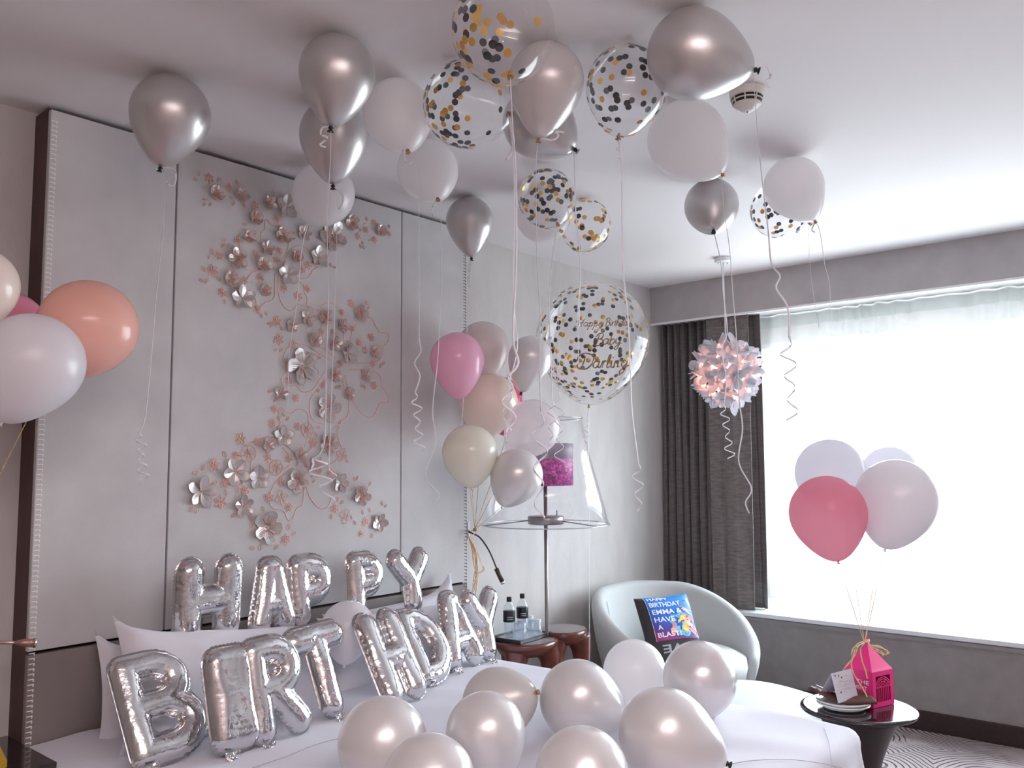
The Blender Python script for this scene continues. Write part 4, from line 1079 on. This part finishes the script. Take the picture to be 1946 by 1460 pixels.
# tray
z0 = .662
TL_, TF_, TR_ = atz(942, 1213, z0), atz(989, 1223, z0), atz(1046, 1206, z0)
ex = (TR_ - TF_); lx = ex.length; ex.normalize(); ey = V((-ex.y, ex.x, 0)); ly = (TL_ - TF_).dot(ey)
ly = max(.16, abs(ly))
O = TF_
def trayp(a, b, z): return O + ex * (a * lx) + ey * (b * ly) + V((0, 0, z))
tr_ = empty('tray', trayp(.5, .5, 0), 'black rectangular tray on the wooden side table', 'tray')
Mt = frame(O, ex, ey, V((0, 0, 1)))
bevel(make('base', xform(box(0, lx, 0, ly, 0, .004), Mt), P('tray_mat', (0.55, 0.57, 0.60), 0.25), tr_, smooth=False), .001)
make('rim', xform(join(box(-.006, lx + .006, -.006, 0, -.004, .014), box(-.006, lx + .006, ly, ly + .006, -.004, .014), box(-.006, 0, 0, ly, -.004, .014), box(lx, lx + .006, 0, ly, -.004, .014)), Mt), M_black, tr_, smooth=False)
def bottle(label, u, v):
    p = atz(u, v, z0 + .005)
    b = empty('water_bottle', p, label, 'bottle', 'water bottles on the tray')
    R = .0325
    make('plastic', lathe([(0, 0), (R * .9, 0), (R, .008), (R, .03), (R * .95, .05), (R, .07), (R, .14), (R * .93, .155), (R * .66, .172), (R * .42, .184), (R * .40, .19)], 28, p), M_water, b)
    make('water', lathe([(0, .003), (R * .86, .004), (R * .93, .02), (R * .93, .13), (0, .13)], 24, p), clear_mat('water', (.93, .96, .98), 0.03, 0.3, .02), b)
    make('label', lathe([(R * 1.015, .082), (R * 1.02, .083), (R * 1.02, .139), (R * 1.015, .14)], 28, p), M_label, b)
    make('cap', lathe([(0, .212), (R * .40, .212), (R * .43, .209), (R * .43, .188), (R * .40, .187)], 24, p), M_black, b)
    d = (CAM - p); d.z = 0; d.normalize(); s = V((-d.y, d.x, 0))
    for zz in (.098, .109):
        make('label_line', tube([p + d * math.cos(a) * R * 1.03 + s * math.sin(a) * R * 1.03 + V((0, 0, zz)) for a in (-.3, 0, .3, .6)], .0011, 4), M_wtext, b)
bottle('water bottle with a black label, the nearer of the two on the tray', 968, 1211)
bottle('water bottle with a black label, the farther one next to the lamp pole', 993, 1203)
M_tumbler = clear_mat('tumbler_glass', (.90, .93, .96), .13, .75, .04)
def glass(label, u, v):
    p = atz(u, v, z0 + .005)
    g = empty('drinking_glass', p, label, 'glass', 'upturned drinking glasses on the tray')
    R = .038; n = 40; vs = []; fs = []
    prof = [(1, 0), (1, .03), (.97, .075), (.93, .086), (.80, .090), (0.0, .090), (0, .083), (.82, .082), (.9, .03), (.94, 0)]
    for s, z in prof:
        for k in range(n):
            a = 2 * math.pi * k / n; r = R * s * (1 + (.02 * math.cos(a * 20) if .01 < z < .08 else 0))
            vs.append(p + V((r * math.cos(a), r * math.sin(a), z)))
    for i in range(len(prof) - 1):
        for k in range(n):
            a, b = i * n + k, i * n + (k + 1) % n; fs.append((a, b, b + n, a + n))
    make('glass_body', (vs, fs), M_tumbler, g)
    make('base_ring', lathe([(R * .93, .086), (R * .95, .089), (R * .9, .092), (R * .86, .089)], 32, p), M_glass, g)
glass('clear upturned glass at the front left of the tray', 988, 1216)
glass('clear upturned glass at the right end of the tray, beside the lamp pole', 1017, 1209)
glass('clear upturned glass behind the other two on the tray', 1003, 1201)

# ---------------------------------------------------------------- table lamp with the clear shade
LX, LY = -1.82, -.40
lp = empty('floor_lamp', (LX, LY, 0), 'tall lamp with a clear glass cone shade around a magenta flower print', 'lamp')
zb, zt = 1.262, 1.845
def yz(u, v): return aty(u, v, LY).z
make('base', lathe([(0, .022), (.05, .022), (.14, .014), (.15, .006), (.15, 0), (0, 0)], 40, (LX, LY, 0)), M_steel, lp)
make('pole', tube([V((LX, LY, .01)), V((LX, LY, 1.56))], .0105, 16), M_steel, lp)
sd = make('glass_shade', lathe([(.352, zb), (.30, zb + .19), (.25, zb + .38), (.212, zt)], 72, (LX, LY, 0)), M_glass, lp)
sd.data.polygons  # open cone
for r, z, nm in ((.352, zb, 'shade_rim'), (.212, zt, 'shade_rim')):
    make(nm, tube([V((LX + r * math.cos(a), LY + r * math.sin(a), z)) for a in [i * 2 * math.pi / 72 for i in range(73)]], .0032, 6), P('rim_glass', (0.62, 0.65, 0.70), 0.08, 0.5), lp)
make('lamp_hub', lathe([(0, zb + .045), (.095, zb + .045), (.10, zb + .04), (.10, zb + .004), (.09, zb), (0, zb)], 40, (LX, LY, 0)), M_steel, lp)
for k in range(3):
    a = .5 + k * 2.094
    make('shade_spoke', tube([V((LX + r * math.cos(a), LY + r * math.sin(a), zb + .03 - .028 * (r / .35))) for r in (.09, .22, .352)], .003, 6), M_steel, lp)
make('switch_pin', tube([V((LX + .05, LY - .04, zb + .04)), V((LX + .05, LY - .04, zb + .075))], .004, 8), M_steel, lp)
make('flower_print', lathe([(.155, 1.475), (.156, 1.70)], 56, (LX, LY, 0)), M_floral, lp)
make('print_top_band', lathe([(.1565, 1.62), (.1565, 1.705)], 56, (LX, LY, 0)), P('print_band', (0.30, 0.24, 0.30), 0.6, vary=.4, vscale=12), lp)

# ---------------------------------------------------------------- armchair and footstool
AC = V((-.79, -.60, 0)); back = V((.40, .916, 0)).normalized()
ach = empty('armchair', AC, 'pale grey tub armchair standing in the window corner', 'armchair')
side_ = V((back.y, -back.x, 0))
PHI = math.radians(138)
def rimz(ph):
    a = abs(ph) / PHI
    return .80 - .045 * a - .34 * max(0, (a - .30) / .70) ** 1.5
def shell(ph, s):                     # s 0..1 goes up the outside, over the rim, down the inside
    hz = rimz(ph); th = .085
    endt = 1 - max(0, (abs(ph) / PHI - .86) / .14) ** 2 * .5
    zb_ = .16
    ro_b, ro_t = .40, .515
    if s < .45: q = s / .45; r = ro_b + (ro_t - ro_b) * math.sin(q * 1.45); z = zb_ + (hz - .04 - zb_) * q
    elif s < .6:
        q = (s - .45) / .15; a = math.pi * q
        r = ro_t * .995 - th / 2 + th / 2 * math.cos(a) ; z = hz - .04 + .045 * math.sin(a)
    else: q = (s - .6) / .4; r = ro_t * .995 - th - .07 * q; z = hz - .04 - (hz - .04 - .33) * q
    r2 = (r - .45) * endt + .45
    d = back * math.cos(ph) + side_ * math.sin(ph)
    return AC + d * r2 + V((0, 0, z))
sv, sf = gridmesh(lambda u, v: shell((u * 2 - 1) * PHI, v), 72, 40)
nu = 72
capL = tuple(j * nu for j in range(40)); capR = tuple(reversed([j * nu + nu - 1 for j in range(40)]))
make('shell', (sv, sf + [capL, capR]), M_chair, ach)
make('seat_cushion', ([AC + V((math.cos(a) * r, math.sin(a) * r, 0)) + V((0, 0, z)) - back * .06 for r, z in ((0.0, .455), (.2, .455), (.32, .448), (.385, .42), (.395, .37), (.38, .30), (.0, .28)) for a in [k * 2 * math.pi / 40 for k in range(40)]],
     [(i * 40 + k, (i + 1) * 40 + k, (i + 1) * 40 + (k + 1) % 40, i * 40 + (k + 1) % 40) for i in range(6) for k in range(40)]), M_chair, ach)
make('under_shell', lathe([(0, .15), (.38, .16), (.40, .22), (.40, .32), (0, .34)], 40, AC), M_chair, ach)
make('pedestal', lathe([(0, .16), (.04, .16), (.035, .04), (.22, .018), (.24, 0), (0, 0)], 32, AC), M_chairleg, ach)
def seam_path(ph): return tube([shell(ph, .61 + .39 * i / 10) + (AC + V((0, 0, .5)) - shell(ph, .8)).normalized() * .006 for i in range(11)], .0022, 5)
make('seam', seam_path(-.9), P('seam_chair', (0.42, 0.44, 0.44), .8), ach)
make('seam', seam_path(.75), P('seam_chair', (0.42, 0.44, 0.44), .8), ach)

OC = V((-1.52, -1.47, 0))
ot = empty('footstool', OC, 'large pale rounded footstool between the bed, the armchair and the black table', 'footstool')
oa = V((-.35, -.94, 0)).normalized(); ob_ = V((-oa.y, oa.x, 0))
def otp(a, s, z):
    ca, sa = math.cos(a), math.sin(a); e = 0.72
    x = math.copysign(abs(ca) ** e, ca) * .40; y = math.copysign(abs(sa) ** e, sa) * .335
    return OC + oa * (x * s) + ob_ * (y * s) + V((0, 0, z))
prof = [(0, .452), (.5, .452), (.85, .446), (.95, .43), (1.0, .395), (1.0, .33), (.985, .2), (.95, .08), (0, .07)]
vs = [otp(2 * math.pi * k / 64, s, z) for s, z in prof for k in range(64)]
make('cushion', (vs, [(i * 64 + k, (i + 1) * 64 + k, (i + 1) * 64 + (k + 1) % 64, i * 64 + (k + 1) % 64) for i in range(8) for k in range(64)]), P('footstool_upholstery', (0.52, 0.55, 0.575), 0.7, bump=.03, bscale=150, sheen=.2), ot)
make('seam', tube([otp(2 * math.pi * k / 64, 1.004, .385) for k in range(65)], .003, 6), P('seam_chair', (0.42, 0.44, 0.44), .8), ot)
make('plinth', lathe([(0, .072), (.24, .072), (.24, 0), (0, 0)], 32, OC), M_chairleg, ot)

# ---------------------------------------------------------------- birthday cushion
Cc = at(1271, 1196, 5.02)
X = (RT * .325 + UP * .004 + FW * .10); Y = (RT * -.10 + UP * .315 + FW * .19)
xw, yh = X.length * 1.02, Y.length * 1.05
X.normalize(); Y = (Y - X * Y.dot(X)).normalized(); Z = X.cross(Y)
if Z.dot(FW) > 0: Z = -Z
def cu(a, b, off=0.0, sg=1):
    t_ = max(0, (1 - a ** 4) * (1 - b ** 4)) ** .5 * .055
    return Cc + X * (a * xw / 2 * (1 - .05 * (1 - abs(b)) )) + Y * (b * yh / 2 * (1 - .05 * (1 - abs(a)))) + Z * (sg * (t_ + off))
cu_ = empty('birthday_cushion', Cc, 'charcoal cushion printed blue with white birthday words, on the armchair', 'cushion')
a = gridmesh(lambda u, v: cu(u * 2 - 1, v * 2 - 1), 30, 30); b = gridmesh(lambda u, v: cu(u * 2 - 1, v * 2 - 1, 0, -1), 30, 30)
make('cushion_cover', join(a, (b[0], [tuple(reversed(q)) for q in b[1]])), M_cush, cu_)
pa0, pa1, pb0, pb1 = -.72, .97, -.40, .985
def pm(s, t): return pa0 + (pa1 - pa0) * s, pb0 + (pb1 - pb0) * t
pv, pf = gridmesh(lambda u, v: cu(*pm(u, v), .002), 24, 24)
def local_surface(name, ab, mat, off, par, label=None):
    """flat figure given in print coordinates, laid on the bulging cushion"""
    vs, fs = ab
    return make(name, ([cu(*pm(v[0], v[1]), off) for v in vs], fs), mat, par, label=label)
# the printed picture: own object so that its colours follow its own length and width
me_o = make('printed_panel', (pv, pf), M_print, cu_)
uv = me_o.data.uv_layers.new(name='UVMap')
k = 0
for pl_ in me_o.data.polygons:
    for li, vi in zip(pl_.loop_indices, pl_.vertices):
        uv.data[li].uv = ((vi % 24) / 23, (vi // 24) / 23)
nt = M_print.node_tree
tc = [n for n in nt.nodes if n.type == 'TEX_COORD'][0]; sx = [n for n in nt.nodes if n.type == 'SEPXYZ'][0]
nt.links.new(tc.outputs['UV'], sx.inputs[0])
def blob(cx, cy, rx, ry, rot=0, n=18, wob=.0, seed=0):
    rn = random.Random(seed); c, s = math.cos(rot), math.sin(rot)
    rim = []
    for i in range(n):
        a = 2 * math.pi * i / n; k = 1 + wob * rn.uniform(-1, 1)
        x, y = rx * k * math.cos(a), ry * k * math.sin(a); rim.append((cx + x * c - y * s, cy + x * s + y * c))
    return [(cx, cy)] + rim, [(0, i + 1, (i + 1) % n + 1) for i in range(n)]
local_surface('print_shape', blob(.72, .33, .30, .27, 0, 26, .22, 3), M_pblue, .0026, cu_, 'light blue paint cloud of the print')
for i, (cx, cy, rx, ry) in enumerate(((.74, .45, .10, .07), (.80, .33, .11, .06), (.72, .22, .08, .08), (.62, .40, .07, .035))):
    local_surface('print_shape', blob(cx, cy, rx, ry, .3 * i, 14, .3, i), M_pyel, .0030, cu_)
for i, (cx, cy, rx, ry, ro, M) in enumerate(((.93, .60, .17, .038, 2.5, M_skin2), (.96, .78, .10, .035, 1.9, M_skin2), (.95, .44, .16, .04, 2.6, M_skin1), (.93, .28, .17, .045, 2.4, M_skin2), (.92, .14, .17, .04, 2.3, M_skin1), (.46, .30, .028, .11, .1, M_skin1), (.43, .19, .07, .065, 0, M_skin2), (.40, .13, .05, .05, 0, M_skin1))):
    cx = min(cx, .985 - rx * abs(math.cos(ro)))
    local_surface('print_shape', blob(cx, cy, rx, ry, ro, 18, .08, i), M, .0033 + i * .0001, cu_)
for i, (cx, cy) in enumerate(((.74, .68), (.86, .84), (.70, .38), (.60, .43), (.83, .24), (.90, .36), (.57, .2), (.68, .09), (.82, .47))):
    local_surface('print_shape', blob(cx, cy, .022, .02, 0, 10, .2, i), M_pred if i not in (6, 7) else M_pblue, .0046, cu_)
for i, (s, x0, x1, y0, y1) in enumerate((('HAPPY', .05, .50, .895, .965), ('BIRTHDAY', .05, .74, .735, .845), ('EMMA &', .06, .72, .565, .675), ('HAVE', .06, .52, .395, .505), ('A', .09, .20, .235, .335), ('BLAST!', .05, .58, .065, .175))):
    tm = fit_text(s, x0, x1, y0, y1, bold=.022)
    local_surface('lettering', tm, M_wtext, .0052, cu_, 'white capitals that read ' + s)
tm = fit_text('LOVE', 0, 1, 0, 1, bold=.02)
vs = [(1.08 - .98 * v.x, -.09 - .17 * v.y) for v in tm[0]]
local_surface('lettering', (vs, tm[1]), M_lgrey, .003, cu_, 'grey upside-down capitals that read LOVE')
for s0, s1 in (((0, 0), (0, 1)), ((1, 0), (1, 1))):
    make('print_edge', tube([cu(*pm(s0[0], q / 12), .003) for q in range(13)], .0013, 4), M_wtext, cu_)

# ---------------------------------------------------------------- black round table by the window
TC = atz(1631, 1343, .60)
bt = empty('round_table', (TC.x, TC.y, 0), 'round black lacquered pedestal table by the window carrying the pink box', 'side table')
make('table_top', lathe([(0, .60), (.21, .60), (.222, .598), (.227, .592), (.224, .585), (.20, .578), (0, .575)], 72, (TC.x, TC.y, 0)), M_blacktab, bt)
make('pedestal', lathe([(.17, .577), (.15, .55), (.115, .48), (.085, .40), (.062, .30), (.055, .2), (.07, .1), (.11, .04), (.15, .012), (.155, 0), (0, 0)], 56, (TC.x, TC.y, 0)), M_pedestal, bt)
# pink box
zt0 = .601
c0 = atz(1660, 1347.5, zt0); c1 = atz(1700, 1338, zt0)
e1 = (c1 - c0); s1 = e1.length; e1.normalize(); e2 = V((-e1.y, e1.x, 0)); s2 = s1
BC = c0 + e1 * s1 / 2 + e2 * s2 / 2
hw = .142; hp = .262
gb = empty('gift_box', BC, 'hot pink paper lantern gift box with an arched lattice window', 'gift box')
Mb = frame(c0, e1, e2, V((0, 0, 1)))
th = .0015
# walls: the front-right one carries the lattice window
def bx2(x0, x1, y0, y1, z0_, z1_): return xform(box(x0, x1, y0, y1, z0_, z1_), Mb)
make('wall', bx2(0, th, 0, s2, 0, hw), M_hotbox, gb, smooth=False)
make('wall', bx2(s1 - th, s1, 0, s2, 0, hw), M_hotbox, gb, smooth=False)
make('wall', bx2(0, s1, s2 - th, s2, 0, hw), M_hotbox, gb, smooth=False)
make('base', bx2(0, s1, 0, s2, 0, th), M_hotbox, gb, smooth=False)
wx0, wx1, wz0, wz1 = .16 * s1, .84 * s1, .020, .122
fr = [bx2(0, wx0, 0, th, 0, hw), bx2(wx1, s1, 0, th, 0, hw), bx2(wx0, wx1, 0, th, 0, wz0), bx2(wx0, wx1, 0, th, wz1, hw)]
make('window_wall', join(*fr), M_hotbox, gb, smooth=False)
lat = []
nb = 8
for i in range(1, nb):
    x = wx0 + (wx1 - wx0) * i / nb; lat.append(bx2(x - .0016, x + .0016, 0, th, wz0, wz0 + .058))
lat.append(bx2(wx0, wx1, 0, th, wz0 + .056, wz0 + .060))
cxm = (wx0 + wx1) / 2
for rr_ in (.38, .30, .2, .1):
    ra = rr_ * (wx1 - wx0) * 1.28
    lat.append(tube([Mb @ V((cxm + ra * math.cos(a), 0.0008, wz0 + .058 + ra * .86 * math.sin(a))) for a in [i * math.pi / 18 for i in range(19)]], .0017, 4))
for i in (1, 3, 5, 7):
    a = i * math.pi / 8; r0, r1 = .13 * (wx1 - wx0), .48 * (wx1 - wx0)
    lat.append(tube([Mb @ V((cxm + r * math.cos(a), .0008, wz0 + .058 + r * .86 * math.sin(a))) for r in (r0, r1)], .0014, 4))
make('lattice', join(*lat), M_hotbox, gb, smooth=False)
make('contents', bx2(.012, s1 - .012, .03, s2 - .012, .003, .115), M_hotbox_d, gb, smooth=False)
def roof(u, v):
    # square ring rising to a pinched neck
    a = u * 4; k = int(a) % 4; f = a - int(a)
    cor = [(0, 0), (1, 0), (1, 1), (0, 1)]
    x = cor[k][0] + (cor[(k + 1) % 4][0] - cor[k][0]) * f; y = cor[k][1] + (cor[(k + 1) % 4][1] - cor[k][1]) * f
    sc = 1 - .93 * min(1, v / .80) ** .92 if v < .80 else .07 + .035 * (v - .8) / .2
    z = hw + (hp - hw) * v
    return Mb @ V((s1 / 2 + (x - .5) * s1 * sc, s2 / 2 + (y - .5) * s2 * sc, z))
make('roof', gridmesh(roof, 40, 14, True), M_hotbox, gb, smooth=False)
def onleft(tm, x0, x1, z0_, z1_):
    vs, fs = tm
    return [Mb @ V((-.0006, s2 * (1 - v.x), v.y)) for v in vs], fs
make('lettering', onleft(fit_text('IN THE', .12, .88, .088, .104, .01), 0, 0, 0, 0), M_wtext, gb, smooth=False, label='white capitals that read IN THE')
make('lettering', onleft(fit_text('MOMENT', .08, .80, .064, .080, .01), 0, 0, 0, 0), M_wtext, gb, smooth=False, label='white capitals that read MOMENT')
# raffia bow
KN0 = Mb @ V((s1 / 2, s2 / 2, hp - .012))
bowp = [[(1630, 1224), (1620, 1238), (1619, 1255)], [(1632, 1228), (1625, 1245), (1612, 1262), (1602, 1274)], [(1636, 1232), (1638, 1255), (1645, 1275), (1648, 1290)], [(1655, 1226), (1672, 1229), (1686, 1240), (1682, 1246)],
        [(1658, 1228), (1676, 1232), (1690, 1241), (1678, 1244), (1664, 1236)], [(1654, 1229), (1668, 1235), (1680, 1243), (1676, 1247)], [(1627, 1232), (1621, 1250), (1618, 1262), (1622, 1280), (1634, 1300), (1645, 1318), (1648, 1326)], [(1634, 1226), (1622, 1232), (1616, 1246)]]
for i, pp in enumerate(bowp):
    pts = smooth_path([KN0] + [vplane(u, v, KN0 - FW * (.012 + .006 * i + (.07 if pp[-1][1] > 1285 else 0))) for u, v in pp], 6)
    make('raffia_bow', strip(pts, .0052, lambda q, d: UP + RT * math.sin(i * 1.3), .0004), M_raffia, gb)
make('raffia_knot', lathe([(0, .011), (.010, .006), (.012, 0), (.010, -.006), (0, -.011)], 12, KN0), M_raffia, gb)
# plates, napkin, cutlery, card
PC = atz(1603, 1346, .60)
dd = V((PC.x - TC.x, PC.y - TC.y, 0))
for i, (lab, z) in enumerate((('white china plate at the bottom of the stack on the black table', .601), ('white china plate, middle of the stack on the black table', .6125), ('white china plate, top of the stack under the brown napkin', .624))):
    R = (.084, .104, .105)[i]
    o = make('plate', lathe([(0, .002), (R * .55, .002), (R * .6, .0), (R * .62, .002), (R * .97, .005), (R, .0075), (R * .99, .0115), (R * .95, .0118), (R * .62, .007), (0, .006)], 56, (PC.x, PC.y, z)), M_plate, origin=(PC.x, PC.y, z))
    tag(o, lab, 'plate', 'plates stacked on the round table')
nz = .637
def nap(u, v):
    a = (u - .5) * 2; b = (v - .5) * 2
    w_ = .085 * (1 - .35 * max(0, -a))
    p = V((PC.x, PC.y, 0)) + V((RT.x, RT.y, 0)).normalized() * (a * .112 - .01) + V((FW.x, FW.y, 0)).normalized() * (b * w_)
    return V((p.x, p.y, nz + .010 * (1 - b * b) + .030 * max(0, -a) ** 2 * (1 - .3 * b) + .004 * mnoise.noise(V((a * 3, b * 3, 1)))))
na = empty('napkin', (PC.x, PC.y, nz), 'folded dark brown napkin on the stacked plates', 'napkin')
o = make('cloth', gridmesh(nap, 24, 18), M_napkin, na); o.modifiers.new('t', 'SOLIDIFY').thickness = -.010
def cut(label, name, pa, pb, w_):
    a, b = at(*pa), at(*pb)
    d = (b - a).normalized(); s = d.cross(V((0, 0, 1))).normalized()
    pts = [a + (b - a) * i / 8 for i in range(9)]
    ws = [w_ * k for k in (.6, .9, 1, .8, .6, .5, .5, .5, .5)]
    vs, fs = [], []
    for p, q in zip(pts, ws):
        for sx_, zz in ((-1, 0), (1, 0), (1, .003), (-1, .003)): vs.append(p + s * sx_ * q + V((0, 0, zz)))
    for i in range(8):
        for k in range(4): fs.append((i * 4 + k, i * 4 + (k + 1) % 4, i * 4 + 4 + (k + 1) % 4, i * 4 + 4 + k))
    fs += [(3, 2, 1, 0), (32, 33, 34, 35)]
    tag(make(name, (vs, fs), P('cutlery', (0.85, 0.85, 0.86), 0.2, .6), origin=a), label, 'cutlery')
dN = depth(PC)
cut('white handled fork lying on the napkin, the outer one', 'fork', (1541, 1305, dN - .02), (1590, 1328, dN - .02), .0045)
cut('white handled knife lying on the napkin beside the fork', 'knife', (1551, 1303, dN), (1598, 1322, dN), .0045)
kb = atz(1593, 1337, .648); kr = atz(1631, 1325.5, .648)
kx = (kr - kb); kw = kx.length; kx.normalize(); kn = V((kx.y, -kx.x, 0));
if kn.dot(CAM - kb) < 0: kn = -kn
kh = .112; ku = (V((0, 0, 1)) - kn * .25).normalized()
cd = empty('greeting_card', kb, 'small white folded greeting card with gold and black writing on the napkin', 'card')
def slab(o_, x_, y_, n_, w_, h_, t_=.0006):
    vs = [o_ + x_ * a + y_ * b + n_ * c for c in (-t_, t_) for b in (0, h_) for a in (0, w_)]
    return vs, [(0, 2, 3, 1), (4, 5, 7, 6), (0, 1, 5, 4), (2, 6, 7, 3), (0, 4, 6, 2), (1, 3, 7, 5)]
make('front_leaf', slab(kb, kx, ku, kn, kw, kh), M_card, cd, smooth=False)
topk = kb + ku * kh; bo = (V((0, 0, -1)) - kn * .62).normalized()
make('back_leaf', slab(topk, kx, bo, kn, kw, kh * 1.04), M_card, cd, smooth=False)
def onk(tm, off=.0012): return [kb + kx * v[0] + ku * v[1] + kn * off for v in tm[0]], tm[1]
make('lettering', onk(fit_text('darling', .038, .062, .072, .080, .02)), M_inkgold, cd, smooth=False, label='gold word on the card')
rn = random.Random(4); ln = []
for (x0, x1, y) in ((.006, .016, .104), (.006, .066, .090), (.006, .030, .066), (.006, .055, .056), (.006, .058, .045), (.006, .034, .034), (.006, .014, .018), (.068, .076, .070), (.068, .078, .062), (.068, .074, .040)):
    x = x0
    while x < x1 * kw / .084:
        l_ = rn.uniform(.0015, .004); ln.append(box(x, x + l_, y, y + .0012, 0, .0001)); x += l_ + rn.uniform(.0008, .002)
make('writing', onk(join(*ln)), M_inkg, cd, smooth=False, label='small lines of writing')
for (x, y) in ((.021, .1), (.045, .098), (.062, .088), (.034, .036)):
    hv = [(0, -.005), (.0035, -.001), (.0035, .0025), (.0018, .0038), (0, .0025), (-.0018, .0038), (-.0035, .0025), (-.0035, -.001)]
    make('printed_heart', onk(([V((x + a, y + b, 0)) for a, b in hv], [tuple(range(8))])), M_ink, cd, smooth=False)

# ---------------------------------------------------------------- flower pendant lamp
PCn = atz(1374, 490, H)
PB = V((PCn.x, PCn.y, 2.165)); PRr = .185
pd = empty('pendant_lamp', PCn, 'white flower ball pendant lamp glowing pink inside, in front of the dark curtain', 'pendant lamp')
make('ceiling_rose', lathe([(0, H - .001), (.052, H - .001), (.055, H - .004), (.055, H - .026), (.05, H - .030), (0, H - .030)], 40, (PCn.x, PCn.y, 0)), M_wlamp, pd)
for s in (-1, 1):
    make('rose_screw', tube([V((PCn.x, PCn.y, H - .028)) + RT * (.03 * s), V((PCn.x, PCn.y, H - .042)) + RT * (.03 * s)], .005, 10), M_chrome, pd)
make('cord', tube([V((PCn.x, PCn.y, H - .03)), V((PCn.x, PCn.y, PB.z + .05))], .0035, 8), M_wlamp, pd)
make('bulb', lathe([(0, .05), (.03, .042), (.05, .015), (.052, -.01), (.035, -.04), (0, -.052)], 28, PB), M_bulb, pd)
make('inner_globe', lathe([(.0001, .13)] + [(.13 * math.sin(t), .13 * math.cos(t)) for t in [i * math.pi / 16 for i in range(1, 16)]] + [(.0001, -.13)], 32, PB), P('inner_globe_paper', (0.92, 0.66, 0.58), 0.6, transl=0.75), pd)
rn = random.Random(12)
petR = .084
nfl = 54
def petal_mesh(seed, folded):
    r_ = random.Random(seed); vs, fs = [], []
    np_ = 4 if seed % 3 else 5
    for i in range(np_):
        a = 2 * math.pi * i / np_ + r_.uniform(-.12, .12); L_ = 1.0 * r_.uniform(.85, 1.1); up = r_.uniform(.05, .65) + folded
        n0 = len(vs); nu_, nv_ = 7, 5
        for j in range(nu_):
            q = j / (nu_ - 1)
            wd_ = .36 * math.sin(math.pi * min(1, .08 + q * .92) ** .9) ** .6 * (.5 + .7 * q) + .03
            for k in range(nv_):
                t = k / (nv_ - 1) * 2 - 1
                x = q * L_; y = t * wd_; z = up * q * q + .12 * t * t * q
                vs.append(V((x * math.cos(a) - y * math.sin(a), x * math.sin(a) + y * math.cos(a), z)))
        for j in range(nu_ - 1):
            for k in range(nv_ - 1):
                p = n0 + j * nv_ + k; fs.append((p, p + 1, p + nv_ + 1, p + nv_))
    return vs, fs
pm_ = [shared('lamp_flower_%d' % s, petal_mesh(s, (0, .3, -.1)[s % 3]), M_lpetal) for s in range(6)]
wires = []
for i in range(nfl):
    zz = 1 - 2 * (i + .5) / nfl; a = i * 2.39996
    n = V((math.sqrt(1 - zz * zz) * math.cos(a), math.sqrt(1 - zz * zz) * math.sin(a), zz))
    n2 = (n + V((rn.uniform(-.35, .35), rn.uniform(-.35, .35), rn.uniform(-.35, .35)))).normalized()
    rr_ = PRr * rn.uniform(.86, 1.03)
    q = n2.to_track_quat('Z', 'Y') @ mathutils.Quaternion((0, 0, 1), rn.uniform(0, 6.28))
    child('lamp_flower', pm_[i % 6], pd, PB + n * rr_, q, petR * rn.uniform(.85, 1.15))
    wires.append(tube([PB + n * .125, PB + n * rr_], .0012, 4))
make('wire_frame', join(*wires), M_wlamp, pd)

# ---------------------------------------------------------------- smoke detector
SD = atz(1419, 170, H)
sm = empty('smoke_detector', SD, 'round white smoke detector on the ceiling beside the biggest silver balloon', 'smoke detector')
Mz = lambda prof: [(r, H - z) for r, z in prof]
make('base', lathe(Mz([(0, 0), (.058, 0), (.060, .004), (.060, .024), (.057, .03), (0, .03)]), 48, (SD.x, SD.y, 0)), P('detector_plastic', (0.66, 0.63, 0.59), 0.45), sm)
make('sensor_chamber', lathe(Mz([(.055, .03), (.046, .056), (0, .056)]), 48, (SD.x, SD.y, 0)), M_black, sm)
rings = []
for r, z in ((.0565, .031), (.0535, .043), (.0475, .056)):
    rings.append(lathe(Mz([(r - .006, z - .0025), (r, z - .0025), (r, z + .0015), (r - .006, z + .0015), (r - .006, z - .0025)]), 48, (SD.x, SD.y, 0)))
for k in range(8):
    a = k * math.pi / 4 + .3
    rings.append(tube([V((SD.x + r * math.cos(a), SD.y + r * math.sin(a), H - z)) for r, z in ((.0565, .03), (.048, .057))], .0025, 6))
make('cage', join(*rings), P('detector_plastic', (0.66, 0.63, 0.59), 0.45), sm)
make('cap', lathe(Mz([(.047, .055), (.044, .062), (.03, .070), (.022, .078), (.014, .082), (0, .082)]), 48, (SD.x, SD.y, 0)), P('detector_plastic', (0.66, 0.63, 0.59), 0.45), sm)
make('status_light', lathe([(0, .004), (.003, .002), (.003, 0), (0, -.002)], 10, (SD.x, SD.y, H - .084)), M_hotbox_d, sm)
